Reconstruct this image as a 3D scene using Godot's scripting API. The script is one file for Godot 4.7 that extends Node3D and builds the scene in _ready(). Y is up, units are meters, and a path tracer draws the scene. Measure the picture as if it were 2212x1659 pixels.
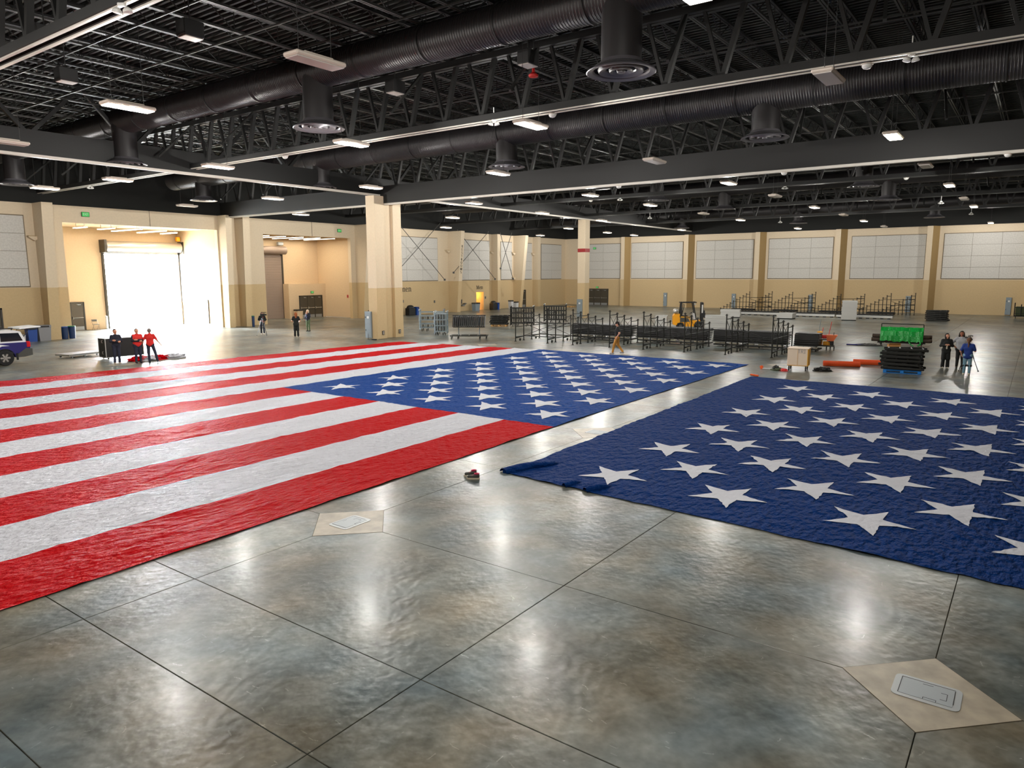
extends Node3D
# An exhibition hall with two giant flags laid on a polished concrete floor. World axes: -Z runs to the far wall, -X to the loading dock wall; the camera stands at the origin.

class MB:
	var v := PackedVector3Array()
	var n := PackedVector3Array()
	func tri(a: Vector3, b: Vector3, c: Vector3, na: Vector3, nb: Vector3, nc: Vector3) -> void:
		if (b - a).cross(c - a).dot(na + nb + nc) > 0.0:
			v.append(a); v.append(c); v.append(b)
			n.append(na); n.append(nc); n.append(nb)
		else:
			v.append(a); v.append(b); v.append(c)
			n.append(na); n.append(nb); n.append(nc)
	func quad(a: Vector3, b: Vector3, c: Vector3, d: Vector3, m: Vector3) -> void:
		tri(a, b, c, m, m, m)
		tri(a, c, d, m, m, m)
	func quads(a: Vector3, b: Vector3, c: Vector3, d: Vector3, na: Vector3, nb: Vector3, nc: Vector3, nd: Vector3) -> void:
		tri(a, b, c, na, nb, nc)
		tri(a, c, d, na, nc, nd)
	func box(c: Vector3, s: Vector3, b := Basis()) -> void:
		var x := b.x * s.x * 0.5
		var y := b.y * s.y * 0.5
		var z := b.z * s.z * 0.5
		var e: Array[Vector3] = [x, y, z]
		for i in 3:
			var u := e[(i + 1) % 3]
			var w := e[(i + 2) % 3]
			for sg: float in [-1.0, 1.0]:
				var o := c + e[i] * sg
				quad(o - u - w, o + u - w, o + u + w, o - u + w, (e[i] * sg).normalized())
	func span(a: Vector3, b: Vector3) -> void:
		box((a + b) * 0.5, (b - a).abs())
	func cbox(c: Vector3, s: Vector3, ch: float, b := Basis()) -> void:
		var h := s * 0.5
		var ax: Array[Vector3] = [b.x, b.y, b.z]
		var hh: Array[float] = [h.x, h.y, h.z]
		for i in 3:
			var j := (i + 1) % 3
			var k := (i + 2) % 3
			for sg: float in [-1.0, 1.0]:
				var o := c + ax[i] * hh[i] * sg
				var u := ax[j] * (hh[j] - ch)
				var w := ax[k] * (hh[k] - ch)
				quad(o - u - w, o + u - w, o + u + w, o - u + w, ax[i] * sg)
				for s2: float in [-1.0, 1.0]:
					var p := c + ax[i] * hh[i] * sg + ax[j] * (hh[j] - ch) * s2
					var q := c + ax[i] * (hh[i] - ch) * sg + ax[j] * hh[j] * s2
					quad(p - w, p + w, q + w, q - w, (ax[i] * sg + ax[j] * s2).normalized())
		for sx: float in [-1.0, 1.0]:
			for sy: float in [-1.0, 1.0]:
				for sz: float in [-1.0, 1.0]:
					var m := (b.x * sx + b.y * sy + b.z * sz).normalized()
					tri(c + b.x * sx * h.x + b.y * sy * (h.y - ch) + b.z * sz * (h.z - ch), c + b.x * sx * (h.x - ch) + b.y * sy * h.y + b.z * sz * (h.z - ch), c + b.x * sx * (h.x - ch) + b.y * sy * (h.y - ch) + b.z * sz * h.z, m, m, m)
	func bar(a: Vector3, b: Vector3, w: float, h := -1.0, up := Vector3.UP) -> void:
		var d := (b - a)
		var l := d.length()
		d /= l
		if absf(d.dot(up)) > 0.99:
			up = Vector3.RIGHT
		var x := up.cross(d).normalized()
		box((a + b) * 0.5, Vector3(w, w if h < 0 else h, l), Basis(x, d.cross(x), d))
	func tube(a: Vector3, b: Vector3, r0: float, r1 := -1.0, k := 8, caps := true) -> void:
		if r1 < 0: r1 = r0
		var d := (b - a).normalized()
		var x := d.cross(Vector3.UP if absf(d.y) < 0.9 else Vector3.RIGHT).normalized()
		var y := d.cross(x)
		for i in k:
			var t0 := TAU * i / k
			var t1 := TAU * (i + 1) / k
			var m0 := x * cos(t0) + y * sin(t0)
			var m1 := x * cos(t1) + y * sin(t1)
			quads(a + m0 * r0, a + m1 * r0, b + m1 * r1, b + m0 * r1, m0, m1, m1, m0)
			if caps:
				tri(a, a + m0 * r0, a + m1 * r0, -d, -d, -d)
				tri(b, b + m0 * r1, b + m1 * r1, d, d, d)
	func path(p: Array, r: float, k := 6) -> void:
		for i in p.size() - 1:
			tube(p[i], p[i + 1], r, r, k)
	func lathe(prof: Array, k: int, f := Transform3D()) -> void:
		for j in prof.size() - 1:
			var p: Vector2 = prof[j]
			var q: Vector2 = prof[j + 1]
			var e := Vector2(q.y - p.y, p.x - q.x).normalized()
			if e == Vector2.ZERO: continue
			for i in k:
				var t0 := TAU * i / k
				var t1 := TAU * (i + 1) / k
				var c0 := Vector3(cos(t0), 0, sin(t0))
				var c1 := Vector3(cos(t1), 0, sin(t1))
				var m0 := f.basis * (c0 * e.x + Vector3(0, e.y, 0))
				var m1 := f.basis * (c1 * e.x + Vector3(0, e.y, 0))
				quads(f * (c0 * p.x + Vector3(0, p.y, 0)), f * (c1 * p.x + Vector3(0, p.y, 0)), f * (c1 * q.x + Vector3(0, q.y, 0)), f * (c0 * q.x + Vector3(0, q.y, 0)), m0, m1, m1, m0)
	func ball(c: Vector3, r: Vector3, k := 10, b := Basis()) -> void:
		var h := k / 2
		for j in h:
			for i in k:
				var q := []
				for o in [[0, 0], [1, 0], [1, 1], [0, 1]]:
					var a: float = TAU * (i + o[0]) / k
					var e: float = PI * (j + o[1]) / h - PI / 2
					q.append(Vector3(cos(a) * cos(e), sin(e), sin(a) * cos(e)))
				quads(c + b * (q[0] * r), c + b * (q[1] * r), c + b * (q[2] * r), c + b * (q[3] * r), (b * (q[0] / r)).normalized(), (b * (q[1] / r)).normalized(), (b * (q[2] / r)).normalized(), (b * (q[3] / r)).normalized())
	func prism(poly: PackedVector2Array, z0: float, z1: float, f := Transform3D()) -> void:
		var t := Geometry2D.triangulate_polygon(poly)
		for z: float in [z0, z1]:
			var m := f.basis.z * (1.0 if z == maxf(z0, z1) else -1.0)
			for i in range(0, t.size(), 3):
				tri(f * Vector3(poly[t[i]].x, poly[t[i]].y, z), f * Vector3(poly[t[i + 1]].x, poly[t[i + 1]].y, z), f * Vector3(poly[t[i + 2]].x, poly[t[i + 2]].y, z), m, m, m)
		var cw := 1.0 if Geometry2D.is_polygon_clockwise(poly) else -1.0
		for i in poly.size():
			var a := poly[i]
			var b := poly[(i + 1) % poly.size()]
			var e := (b - a).normalized() * cw
			var m := f.basis * Vector3(-e.y, e.x, 0)
			quad(f * Vector3(a.x, a.y, z0), f * Vector3(b.x, b.y, z0), f * Vector3(b.x, b.y, z1), f * Vector3(a.x, a.y, z1), m)
	func mesh() -> ArrayMesh:
		var a := []
		a.resize(Mesh.ARRAY_MAX)
		a[Mesh.ARRAY_VERTEX] = v
		a[Mesh.ARRAY_NORMAL] = n
		var m := ArrayMesh.new()
		m.add_surface_from_arrays(Mesh.PRIMITIVE_TRIANGLES, a)
		return m

var M := {}
var taken := {}

func numbered(called: String) -> String:
	var k: int = taken.get(called, 0)
	taken[called] = k + 1
	return called if k == 0 else "%s_%03d" % [called, k]

func mat(key: String, c: Color, rough := 0.6, metal := 0.0) -> StandardMaterial3D:
	var m := StandardMaterial3D.new()
	m.albedo_color = c
	m.roughness = rough
	m.metallic = metal
	M[key] = m
	return m

func rgb(r: int, g: int, b: int) -> Color:
	return Color8(r, g, b)

func thing(called: String, label: String, category: String, at := Vector3.ZERO, turn := 0.0, group := "") -> Node3D:
	var o := Node3D.new()
	o.name = numbered(called)
	add_child(o)
	o.position = at
	o.rotation.y = turn
	tag(o, label, category, group)
	return o

func tag(o: Node3D, label: String, category: String, group := "") -> void:
	o.set_meta("label", label)
	o.set_meta("category", category)
	if group: o.set_meta("group", group)

func part(mb: MB, called: String, m: String, parent: Node3D, label := "") -> MeshInstance3D:
	var o := MeshInstance3D.new()
	o.mesh = mb.mesh()
	o.material_override = M[m]
	if parent == self:
		o.name = numbered(called)
		add_child(o)
	else:
		o.name = called
		parent.add_child(o, true)
	if label: o.set_meta("label", label)
	return o

func pin(mesh: Mesh, called: String, m: String, parent: Node3D, at := Vector3.ZERO, turn := 0.0) -> MeshInstance3D:
	var o := MeshInstance3D.new()
	o.mesh = mesh
	o.material_override = M[m]
	o.name = called
	parent.add_child(o, true)
	o.position = at
	o.rotation.y = turn
	return o

func structure(called: String) -> Node3D:
	var o := Node3D.new()
	o.name = called
	add_child(o)
	o.set_meta("kind", "structure")
	return o

func copy(o: Node3D, label: String, at: Vector3, turn := 0.0) -> Node3D:
	var c: Node3D = o.duplicate()
	var base: String = o.name
	if base.right(3).is_valid_int(): base = base.left(-4)
	c.name = numbered(base)
	add_child(c)
	c.position = at
	c.rotation.y = turn
	c.set_meta("label", label)
	return c

func ordinal(k: int) -> String:
	return ["first", "second", "third", "fourth", "fifth", "sixth", "seventh", "eighth", "ninth", "tenth", "eleventh", "twelfth", "thirteenth", "fourteenth", "fifteenth", "sixteenth"][k]

func words(s: String, font: String, size: float, depth: float, called: String, m: String, parent: Node3D, at: Vector3, turn: float) -> MeshInstance3D:
	var t := TextMesh.new()
	var f := SystemFont.new()
	f.font_names = PackedStringArray([font])
	t.font = f
	t.text = s
	t.font_size = 64
	t.pixel_size = size / 64.0
	t.depth = depth
	return pin(t, called, m, parent, at, turn)

func noise_image(size: int, freq: float, sd: int, octaves := 4, kind := FastNoiseLite.TYPE_SIMPLEX_SMOOTH) -> Image:
	var f := FastNoiseLite.new()
	f.noise_type = kind
	f.seed = sd
	f.frequency = freq
	f.fractal_octaves = octaves
	return f.get_seamless_image(size, size)

func normal_texture(size: int, freq: float, sd: int, strength: float, octaves := 4) -> ImageTexture:
	var im := noise_image(size, freq, sd, octaves)
	im.convert(Image.FORMAT_RGBA8)
	im.bump_map_to_normal_map(strength)
	return ImageTexture.create_from_image(im)

func triplanar(m: StandardMaterial3D, metres: float) -> void:
	m.uv1_triplanar = true
	m.uv1_world_triplanar = true
	m.uv1_scale = Vector3.ONE / metres

const EXPOSURE := 1.0
const LAMP := 24.0       # energy of one high bay light
const SKY := 9.0         # brightness of the overcast sky outside the dock door

func _ready() -> void:
	# camera
	var cam := Camera3D.new()
	cam.name = "camera"
	add_child(cam)
	cam.position = Vector3(0, H, 0)
	cam.rotation = Vector3(-0.152657, 0.630621, -0.0035)
	cam.fov = rad_to_deg(2.0 * atan(829.5 / 1550.843))
	cam.near = 0.05
	cam.far = 400.0
	cam.current = true
	# sky: bright overcast, seen only through the open dock door
	var env := Environment.new()
	env.background_mode = Environment.BG_SKY
	var sky := Sky.new()
	var sm := ProceduralSkyMaterial.new()
	sm.sky_top_color = Color(0.93, 0.96, 1.0)
	sm.sky_horizon_color = Color(0.95, 0.97, 1.0)
	sm.ground_horizon_color = Color(0.8, 0.8, 0.79)
	sm.ground_bottom_color = Color(0.7, 0.7, 0.69)
	sm.sky_energy_multiplier = SKY
	sm.ground_energy_multiplier = SKY
	sky.sky_material = sm
	env.sky = sky
	env.tonemap_mode = Environment.TONE_MAPPER_LINEAR
	env.tonemap_exposure = EXPOSURE
	env.sdfgi_enabled = true
	env.ssao_enabled = true
	env.ssil_enabled = true
	var we := WorldEnvironment.new()
	we.name = "world_environment"
	we.environment = env
	add_child(we)
	make_materials()
	build_floor()
	build_walls()
	build_roof()
	build_columns()
	build_high_bays()
	build_ducts()
	build_flags()
	build_goods()
	build_people()
	build_details()

const H := 4.47          # height of the camera
const XW := -56.3        # face of the dock wall
const ZF := -90.4        # face of the far wall
const PAINT := 3.62      # where the darker dado paint ends
const TOP := 9.35        # where the light wall paint ends

func make_materials() -> void:
	# polished concrete: broad cloudy stains, finer mottling and thin pale scuffs
	var n := 2048
	var a := noise_image(n, 0.0022, 11, 5).get_data()
	var b := noise_image(n, 0.012, 12, 4).get_data()
	var c := noise_image(n, 0.06, 13, 3).get_data()
	var d := noise_image(n, 0.0045, 14, 3).get_data()
	var px := PackedByteArray()
	px.resize(n * n * 3)
	for i in n * n:
		var s := (a[i] - 128) * 0.27 + (b[i] - 128) * 0.17 + (c[i] - 128) * 0.09
		var warm := (d[i] - 128) * 0.09
		px[i * 3] = clampi(int(103 + s + warm), 0, 255)
		px[i * 3 + 1] = clampi(int(105 + s), 0, 255)
		px[i * 3 + 2] = clampi(int(97 + s - warm), 0, 255)
	var im := Image.create_from_data(n, n, false, Image.FORMAT_RGB8, px)
	var rng := RandomNumberGenerator.new()
	rng.seed = 5
	for k in 2600:
		var p := Vector2(rng.randf() * n, rng.randf() * n)
		var dir := Vector2.from_angle(rng.randf_range(-0.5, 0.5) + (PI / 2 if rng.randf() < 0.3 else 0.0))
		var bend := rng.randf_range(-0.08, 0.08)
		var tone := rng.randf_range(10, 46) / 255.0
		for j in rng.randi_range(3, 14):
			var q := Vector2i(posmod(int(p.x), n), posmod(int(p.y), n))
			var o := im.get_pixelv(q)
			im.set_pixelv(q, Color(minf(o.r + tone, 1), minf(o.g + tone, 1), minf(o.b + tone, 1)))
			p += dir
			dir = dir.rotated(bend)
	var m := mat("floor", Color.WHITE, 1.0)
	m.albedo_texture = ImageTexture.create_from_image(im)
	triplanar(m, 19.0)
	m.roughness = 0.33
	m.clearcoat_enabled = true
	m.clearcoat = 0.1
	m.clearcoat_roughness = 0.17
	m.roughness_texture = ImageTexture.create_from_image(tinted(noise_image(1024, 0.04, 22, 4), 0.86, 1.0))
	m.metallic_specular = 0.32
	m.normal_enabled = true
	m.normal_texture = normal_texture(1024, 0.10, 21, 6.0, 4)
	m.normal_scale = 0.045
	mat("joint", rgb(74, 66, 52), 0.9)
	m = mat("pad", rgb(176, 164, 142), 0.4)
	m.albedo_texture = ImageTexture.create_from_image(tinted(noise_image(512, 0.012, 31, 5), 0.82, 1.0))
	triplanar(m, 2.2)
	mat("plate", rgb(172, 176, 176), 0.4, 0.35)
	mat("plate_lid", rgb(158, 164, 166), 0.45, 0.35)
	# walls
	var wall_grain := ImageTexture.create_from_image(tinted(noise_image(512, 0.03, 41, 4), 0.965, 1.0))
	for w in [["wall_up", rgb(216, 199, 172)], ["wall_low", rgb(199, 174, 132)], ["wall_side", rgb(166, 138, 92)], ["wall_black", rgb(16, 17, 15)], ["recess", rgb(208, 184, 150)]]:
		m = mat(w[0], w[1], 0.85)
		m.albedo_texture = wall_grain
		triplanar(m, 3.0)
	m = mat("acoustic", rgb(206, 203, 196), 0.95)
	m.albedo_texture = ImageTexture.create_from_image(tinted(noise_image(512, 0.05, 42, 5), 0.9, 1.0))
	triplanar(m, 4.0)
	mat("acoustic_edge", rgb(120, 108, 88), 0.9)
	# roof
	m = mat("deck", rgb(44, 48, 46), 0.75)
	mat("steel_black", rgb(8, 9, 8), 0.62, 0.0)
	mat("steel_chord", rgb(48, 49, 47), 0.5, 0.1)
	mat("girder", rgb(10, 11, 10), 0.6)
	mat("track_white", rgb(205, 200, 190), 0.45)
	mat("duct", rgb(40, 38, 39), 0.42, 0.25)
	mat("duct_seam", rgb(22, 22, 22), 0.6)
	mat("diffuser", rgb(84, 82, 86), 0.42, 0.2)
	mat("diffuser_dark", rgb(22, 22, 23), 0.7)
	mat("cable", rgb(30, 30, 30), 0.6)
	mat("lens_off", rgb(190, 184, 178), 0.35)
	mat("housing", rgb(196, 184, 172), 0.5)
	m = mat("lens_on", Color.WHITE, 0.4)
	m.emission_enabled = true
	m.emission = Color(1.0, 0.95, 0.87)
	m.emission_energy_multiplier = 6.0
	m = mat("tube_on", Color.WHITE, 0.4)
	m.emission_enabled = true
	m.emission = Color(1.0, 0.95, 0.86)
	m.emission_energy_multiplier = 5.0
	m = mat("sign_on", rgb(20, 120, 60), 0.4)
	m.emission_enabled = true
	m.emission = Color(0.05, 0.75, 0.25)
	m.emission_energy_multiplier = 0.6
	mat("white", rgb(222, 222, 218), 0.5)
	mat("red_paint", rgb(150, 26, 30), 0.5)
	mat("grey_paint", rgb(128, 140, 146), 0.45)
	mat("door_dark", rgb(66, 60, 48), 0.5)
	mat("door_frame", rgb(52, 48, 40), 0.5)
	mat("chrome", rgb(200, 200, 198), 0.28, 0.9)
	mat("steel", rgb(160, 164, 166), 0.4, 0.6)
	mat("roller", rgb(140, 124, 112), 0.5, 0.15)
	mat("roller_silver", rgb(190, 184, 174), 0.35, 0.5)
	mat("letter", rgb(36, 34, 30), 0.6)
	mat("asphalt", rgb(170, 168, 162), 0.9)
	# cloth of the flags
	var wrinkle := normal_texture(1024, 0.012, 51, 20.0, 5)
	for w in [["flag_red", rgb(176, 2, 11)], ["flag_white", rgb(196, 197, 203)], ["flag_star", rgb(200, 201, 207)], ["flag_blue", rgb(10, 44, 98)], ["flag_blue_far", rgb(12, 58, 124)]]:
		m = mat(w[0], w[1], 0.55)
		m.metallic_specular = 0.08
		m.normal_enabled = true
		m.normal_texture = wrinkle
		m.normal_scale = 0.35 if w[0] == "flag_star" else 1.2
		m.uv1_triplanar = true
		m.uv1_world_triplanar = true
		m.uv1_scale = Vector3(1.0 / 2.3, 1.0 / 2.3, 1.0 / 4.6)
	# goods
	mat("black", rgb(22, 22, 22), 0.55)
	mat("black_steel", rgb(30, 31, 28), 0.45, 0.3)
	mat("rubber", rgb(18, 18, 18), 0.8)
	mat("alu", rgb(178, 180, 178), 0.42, 0.45)
	mat("alu_edge", rgb(196, 196, 192), 0.4, 0.45)
	mat("galv", rgb(132, 146, 152), 0.4, 0.5)
	mat("yellow", rgb(236, 160, 16), 0.4)
	mat("yellow_dark", rgb(206, 150, 20), 0.5)
	mat("orange", rgb(240, 92, 24), 0.5)
	mat("orange_bin", rgb(214, 104, 52), 0.5)
	mat("red", rgb(200, 30, 26), 0.5)
	mat("blue", rgb(18, 64, 140), 0.45)
	mat("blue_bright", rgb(20, 118, 200), 0.45)
	mat("blue_dark", rgb(16, 44, 84), 0.5)
	mat("green_lid", rgb(20, 110, 66), 0.5)
	mat("grey_bin", rgb(132, 132, 134), 0.5)
	mat("grey_light", rgb(196, 196, 196), 0.5)
	mat("grey_dark", rgb(66, 66, 62), 0.6)
	mat("canvas", rgb(224, 206, 186), 0.85)
	mat("wood", rgb(202, 158, 98), 0.75)
	mat("cardboard", rgb(186, 134, 74), 0.85)
	m = mat("tarp", rgb(14, 140, 52), 0.25)
	m.normal_enabled = true
	m.normal_texture = normal_texture(512, 0.02, 61, 8.0, 3)
	triplanar(m, 1.2)
	mat("olive", rgb(62, 70, 40), 0.7)
	mat("carpet_roll", rgb(58, 46, 36), 0.95)
	mat("glass_dark", rgb(18, 22, 22), 0.08)
	mat("car_blue", rgb(36, 34, 104), 0.25)
	mat("car_white", rgb(226, 228, 230), 0.25)
	mat("tail_light", rgb(200, 20, 34), 0.2)
	mat("pink", rgb(206, 52, 96), 0.6)
	mat("skin", rgb(206, 150, 122), 0.55)
	mat("skin_dark", rgb(150, 92, 66), 0.55)
	mat("eye", rgb(30, 24, 22), 0.3)
	mat("lip", rgb(160, 84, 78), 0.5)
	for k in [["hair_dark", rgb(34, 26, 22)], ["hair_auburn", rgb(150, 82, 40)], ["hair_brown", rgb(92, 62, 40)], ["hair_blond", rgb(212, 190, 160)], ["hair_grey", rgb(120, 110, 104)], ["navy", rgb(24, 28, 44)], ["jeans_dark", rgb(40, 44, 62)], ["shirt_red", rgb(216, 44, 40)], ["khaki", rgb(176, 122, 44)], ["black_cloth", rgb(20, 22, 22)], ["shirt_blue", rgb(22, 52, 122)], ["jeans", rgb(110, 146, 164)], ["green_cloth", rgb(84, 102, 70)], ["shirt_grey", rgb(170, 172, 176)], ["cream", rgb(206, 196, 176)]]:
		mat(k[0], k[1], 0.85)

func tinted(im: Image, lo: float, hi: float) -> Image:
	im.convert(Image.FORMAT_L8)
	var d := im.get_data()
	for i in d.size():
		d[i] = int(255.0 * lerpf(lo, hi, d[i] / 255.0))
	return Image.create_from_data(im.get_width(), im.get_height(), false, Image.FORMAT_L8, d)

# ---------------------------------------------------------------- the setting
const SLAB_X: Array[float] = [13.1, 8.55, 3.97, -0.61, -5.20, -9.78, -14.35, -18.92, -23.5, -28.07, -32.64, -37.21, -41.78, -46.36, -50.93, -56.3]
const SLAB_Z: Array[float] = [12.0, 5.32, 0.74, -2.27, -3.83, -5.38, -8.38, -12.96, -17.53, -22.1, -26.67, -31.25, -35.8, -40.4, -44.95, -54.1, -63.2, -72.4, -81.5, -90.4]

func build_floor() -> void:
	var fl := structure("floor")
	var mb := MB.new()
	mb.span(Vector3(-64.2, -0.3, ZF - 0.4), Vector3(13.6, -0.022, 12.5))
	part(mb, "joint_filler", "joint", fl)
	for i in SLAB_X.size() - 1:
		for j in SLAB_Z.size() - 1:
			var g := 0.004
			var a := Vector3(SLAB_X[i + 1] + g, -0.024, SLAB_Z[j + 1] + g)
			var b := Vector3(SLAB_X[i] - g, 0.0, SLAB_Z[j] - g)
			if i == SLAB_X.size() - 2: a.x -= 0.4
			if j == SLAB_Z.size() - 2: a.z -= 0.42
			if i == 0: b.x += 0.42
			if j == 0: b.z += 0.42
			mb = MB.new()
			mb.cbox((a + b) / 2, b - a, 0.005)
			part(mb, "slab", "floor", fl)
	for r in [[-63.8, -23.2, -35.5], [-63.0, -39.4, -50.4]]:
		mb = MB.new()
		mb.span(Vector3(r[0], -0.024, r[2]), Vector3(XW - 0.41, 0.0, r[1]))
		part(mb, "slab", "floor", fl)
	var out := structure("ground_outside")
	mb = MB.new()
	mb.span(Vector3(-110, -0.3, -80), Vector3(-64.2, -0.03, 20))
	part(mb, "apron", "asphalt", out)
	# concrete pads with a utility box in the grid crossings
	var spots := [[-0.61, -8.38, 0.0, "nearest the camera"], [-9.78, -8.38, 1.0, "below the nearest red stripe"], [-9.78, -17.53, 0.0, "between the two flags"], [-37.21, -17.53, 0.0, "under the person with white shoes"], [-18.92, -35.8, 0.0, "under the walking man"], [-28.07, -35.8, 0.0, "behind the striped flag corner"], [-9.78, -35.8, 0.0, "beside the canvas laundry cart"]]
	for s in spots:
		var t := thing("floor_box", "grey utility box in a tan diamond pad " + s[3], "floor box", Vector3(s[0], 0, s[1]), 0, "floor utility boxes")
		var r := 0.84
		mb = MB.new()
		mb.prism(PackedVector2Array([Vector2(r + 0.012, 0), Vector2(0, r + 0.012), Vector2(-r - 0.012, 0), Vector2(0, -r - 0.012)]), 0.0005, 0.0015, Transform3D(Basis(Vector3.RIGHT, -PI / 2), Vector3.ZERO))
		part(mb, "joint", "joint", t)
		mb = MB.new()
		mb.prism(PackedVector2Array([Vector2(r, 0), Vector2(0, r), Vector2(-r, 0), Vector2(0, -r)]), 0.0015, 0.004, Transform3D(Basis(Vector3.RIGHT, -PI / 2), Vector3.ZERO))
		part(mb, "pad", "pad", t)
		var turn := Basis(Vector3.UP, PI / 2 if s[2] > 0.5 else 0.0)
		mb = MB.new()
		var pl := PackedVector2Array()
		for q in [[1, 1], [-1, 1], [-1, -1], [1, -1]]:
			for k in 4:
				var an := atan2(q[1], q[0]) - PI / 4 + k * PI / 6
				pl.append(Vector2(q[0] * 0.25, q[1] * 0.17) + Vector2.from_angle(an) * 0.07)
		mb.prism(pl, 0.004, 0.010, Transform3D(turn * Basis(Vector3.RIGHT, -PI / 2), Vector3.ZERO))
		part(mb, "cover_plate", "plate", t)
		mb = MB.new()
		mb.cbox(turn * Vector3(0, 0.0115, 0), Vector3(0.5, 0.004, 0.36), 0.0015, turn)
		part(mb, "lid", "plate_lid", t)
		mb = MB.new()
		for e in [[0, -0.187, 0.51, 0.007], [0.254, -0.02, 0.007, 0.3], [-0.254, 0.0, 0.007, 0.36], [0.04, 0.14, 0.12, 0.006], [0.1, 0.16, 0.006, 0.04], [-0.02, 0.16, 0.006, 0.04], [0.0, -0.14, 0.1, 0.006], [0.19, 0.02, 0.006, 0.14], [0.16, 0.09, 0.06, 0.006], [0.16, -0.05, 0.06, 0.006]]:
			mb.box(turn * Vector3(e[0], 0.0138, e[1]), Vector3(e[2], 0.0012, e[3]), turn)
		part(mb, "seam", "letter", t)

func wall_boxes(low: MB, up: MB, blk: MB, a: Vector3, b: Vector3, y0 := 0.0, y1 := 13.4) -> void:
	for z in [[low, 0.0, PAINT], [up, PAINT, TOP], [blk, TOP, 13.4]]:
		var u := maxf(y0, z[1])
		var w := minf(y1, z[2])
		if w > u + 0.001:
			z[0].span(Vector3(a.x, u, a.z), Vector3(b.x, w, b.z))

func pilaster(parent: Node3D, front: Array, back: Array, axis: int, a: float, b: float, wall: float, p0: float, p1: float) -> void:
	# tapering wall pier between a and b along the wall, standing p0 out at the floor and p1 at the top
	for s in [["pier_base", "wall_low", 0.0, PAINT], ["pier", "wall_up", PAINT, TOP]]:
		var q0 := wall + lerpf(p0, p1, s[2] / TOP)
		var q1 := wall + lerpf(p0, p1, s[3] / TOP)
		var mb := MB.new()
		var P := func(t: float, d: float, y: float) -> Vector3: return Vector3(d, y, t) if axis == 2 else Vector3(t, y, d)
		var c := [P.call(a, q0, s[2]), P.call(b, q0, s[2]), P.call(b, q1, s[3]), P.call(a, q1, s[3]), P.call(a, wall - 0.05, s[2]), P.call(b, wall - 0.05, s[2]), P.call(b, wall - 0.05, s[3]), P.call(a, wall - 0.05, s[3])]
		var along: Vector3 = (c[1] - c[0]).normalized()
		var outw: Vector3 = P.call(0, 1, 0)
		mb.quad(c[0], c[1], c[2], c[3], outw)
		mb.quad(c[0], c[3], c[7], c[4], -along)
		mb.quad(c[1], c[2], c[6], c[5], along)
		mb.quad(c[3], c[2], c[6], c[7], Vector3.UP)
		part(mb, s[0], s[1], parent)

func build_walls() -> void:
	var w := structure("wall_left")
	var low := MB.new()
	var up := MB.new()
	var blk := MB.new()
	var xb := XW - 0.4
	for z in [[12.4, -23.2], [-35.15, -39.6], [-49.7, -55.35], [-56.6, -69.7], [-71.15, ZF - 0.4]]:
		wall_boxes(low, up, blk, Vector3(xb, 0, z[1]), Vector3(XW, 0, z[0]))
	wall_boxes(low, up, blk, Vector3(xb, 0, -35.15), Vector3(XW, 0, -23.2), 8.17)
	wall_boxes(low, up, blk, Vector3(xb, 0, -49.7), Vector3(XW, 0, -39.6), 8.02)
	for d in [[-55.35, -56.6], [-69.7, -71.15]]:
		wall_boxes(low, up, blk, Vector3(xb, 0, d[1]), Vector3(XW, 0, d[0]), 2.2)
	part(low, "dado", "wall_low", w)
	part(up, "upper_wall", "wall_up", w)
	part(blk, "black_band", "wall_black", w)
	for p in [[-21.4, -22.1, 0.9, 1.5], [-35.25, -35.8, 0.9, 1.2], [-36.85, -37.5, 0.9, 1.2], [-50.3, -51.0, 0.9, 2.0], [-64.6, -65.2, 1.2, 2.0], [-72.9, -73.5, 0.9, 0.9], [-77.5, -78.1, 1.0, 2.0], [-82.0, -82.6, 0.9, 0.9]]:
		pilaster(w, [], [], 2, p[0], p[1], XW, p[2], p[3])
	# header joint lines above the dock openings
	var mb := MB.new()
	mb.span(Vector3(XW, 8.17, -29.52), Vector3(XW + 0.006, TOP, -29.49))
	mb.span(Vector3(XW, 8.02, -45.02), Vector3(XW + 0.006, TOP, -44.98))
	part(mb, "joint", "joint", w)
	# dock recesses
	dock(w)
	# far wall
	w = structure("wall_back")
	low = MB.new(); up = MB.new(); blk = MB.new()
	wall_boxes(low, up, blk, Vector3(XW, 0, ZF - 0.4), Vector3(13.5, 0, ZF))
	part(low, "dado", "wall_low", w)
	part(up, "upper_wall", "wall_up", w)
	part(blk, "black_band", "wall_black", w)
	for k in 7:
		var x: float = -46.36 + 9.144 * k
		pilaster(w, [], [], 0, x - 0.5, x + 0.05, ZF, 0.8, 0.8)
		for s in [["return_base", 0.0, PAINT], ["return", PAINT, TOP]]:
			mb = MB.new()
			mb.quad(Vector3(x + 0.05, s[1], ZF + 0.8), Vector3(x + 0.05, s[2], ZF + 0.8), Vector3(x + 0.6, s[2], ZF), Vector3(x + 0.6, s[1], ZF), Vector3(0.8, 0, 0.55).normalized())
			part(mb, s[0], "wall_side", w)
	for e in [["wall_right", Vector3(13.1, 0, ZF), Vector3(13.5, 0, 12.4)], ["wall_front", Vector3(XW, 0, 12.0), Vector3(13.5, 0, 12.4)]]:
		w = structure(e[0])
		low = MB.new(); up = MB.new(); blk = MB.new()
		wall_boxes(low, up, blk, e[1], e[2])
		part(low, "dado", "wall_low", w)
		part(up, "upper_wall", "wall_up", w)
		part(blk, "black_band", "wall_black", w)

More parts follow.
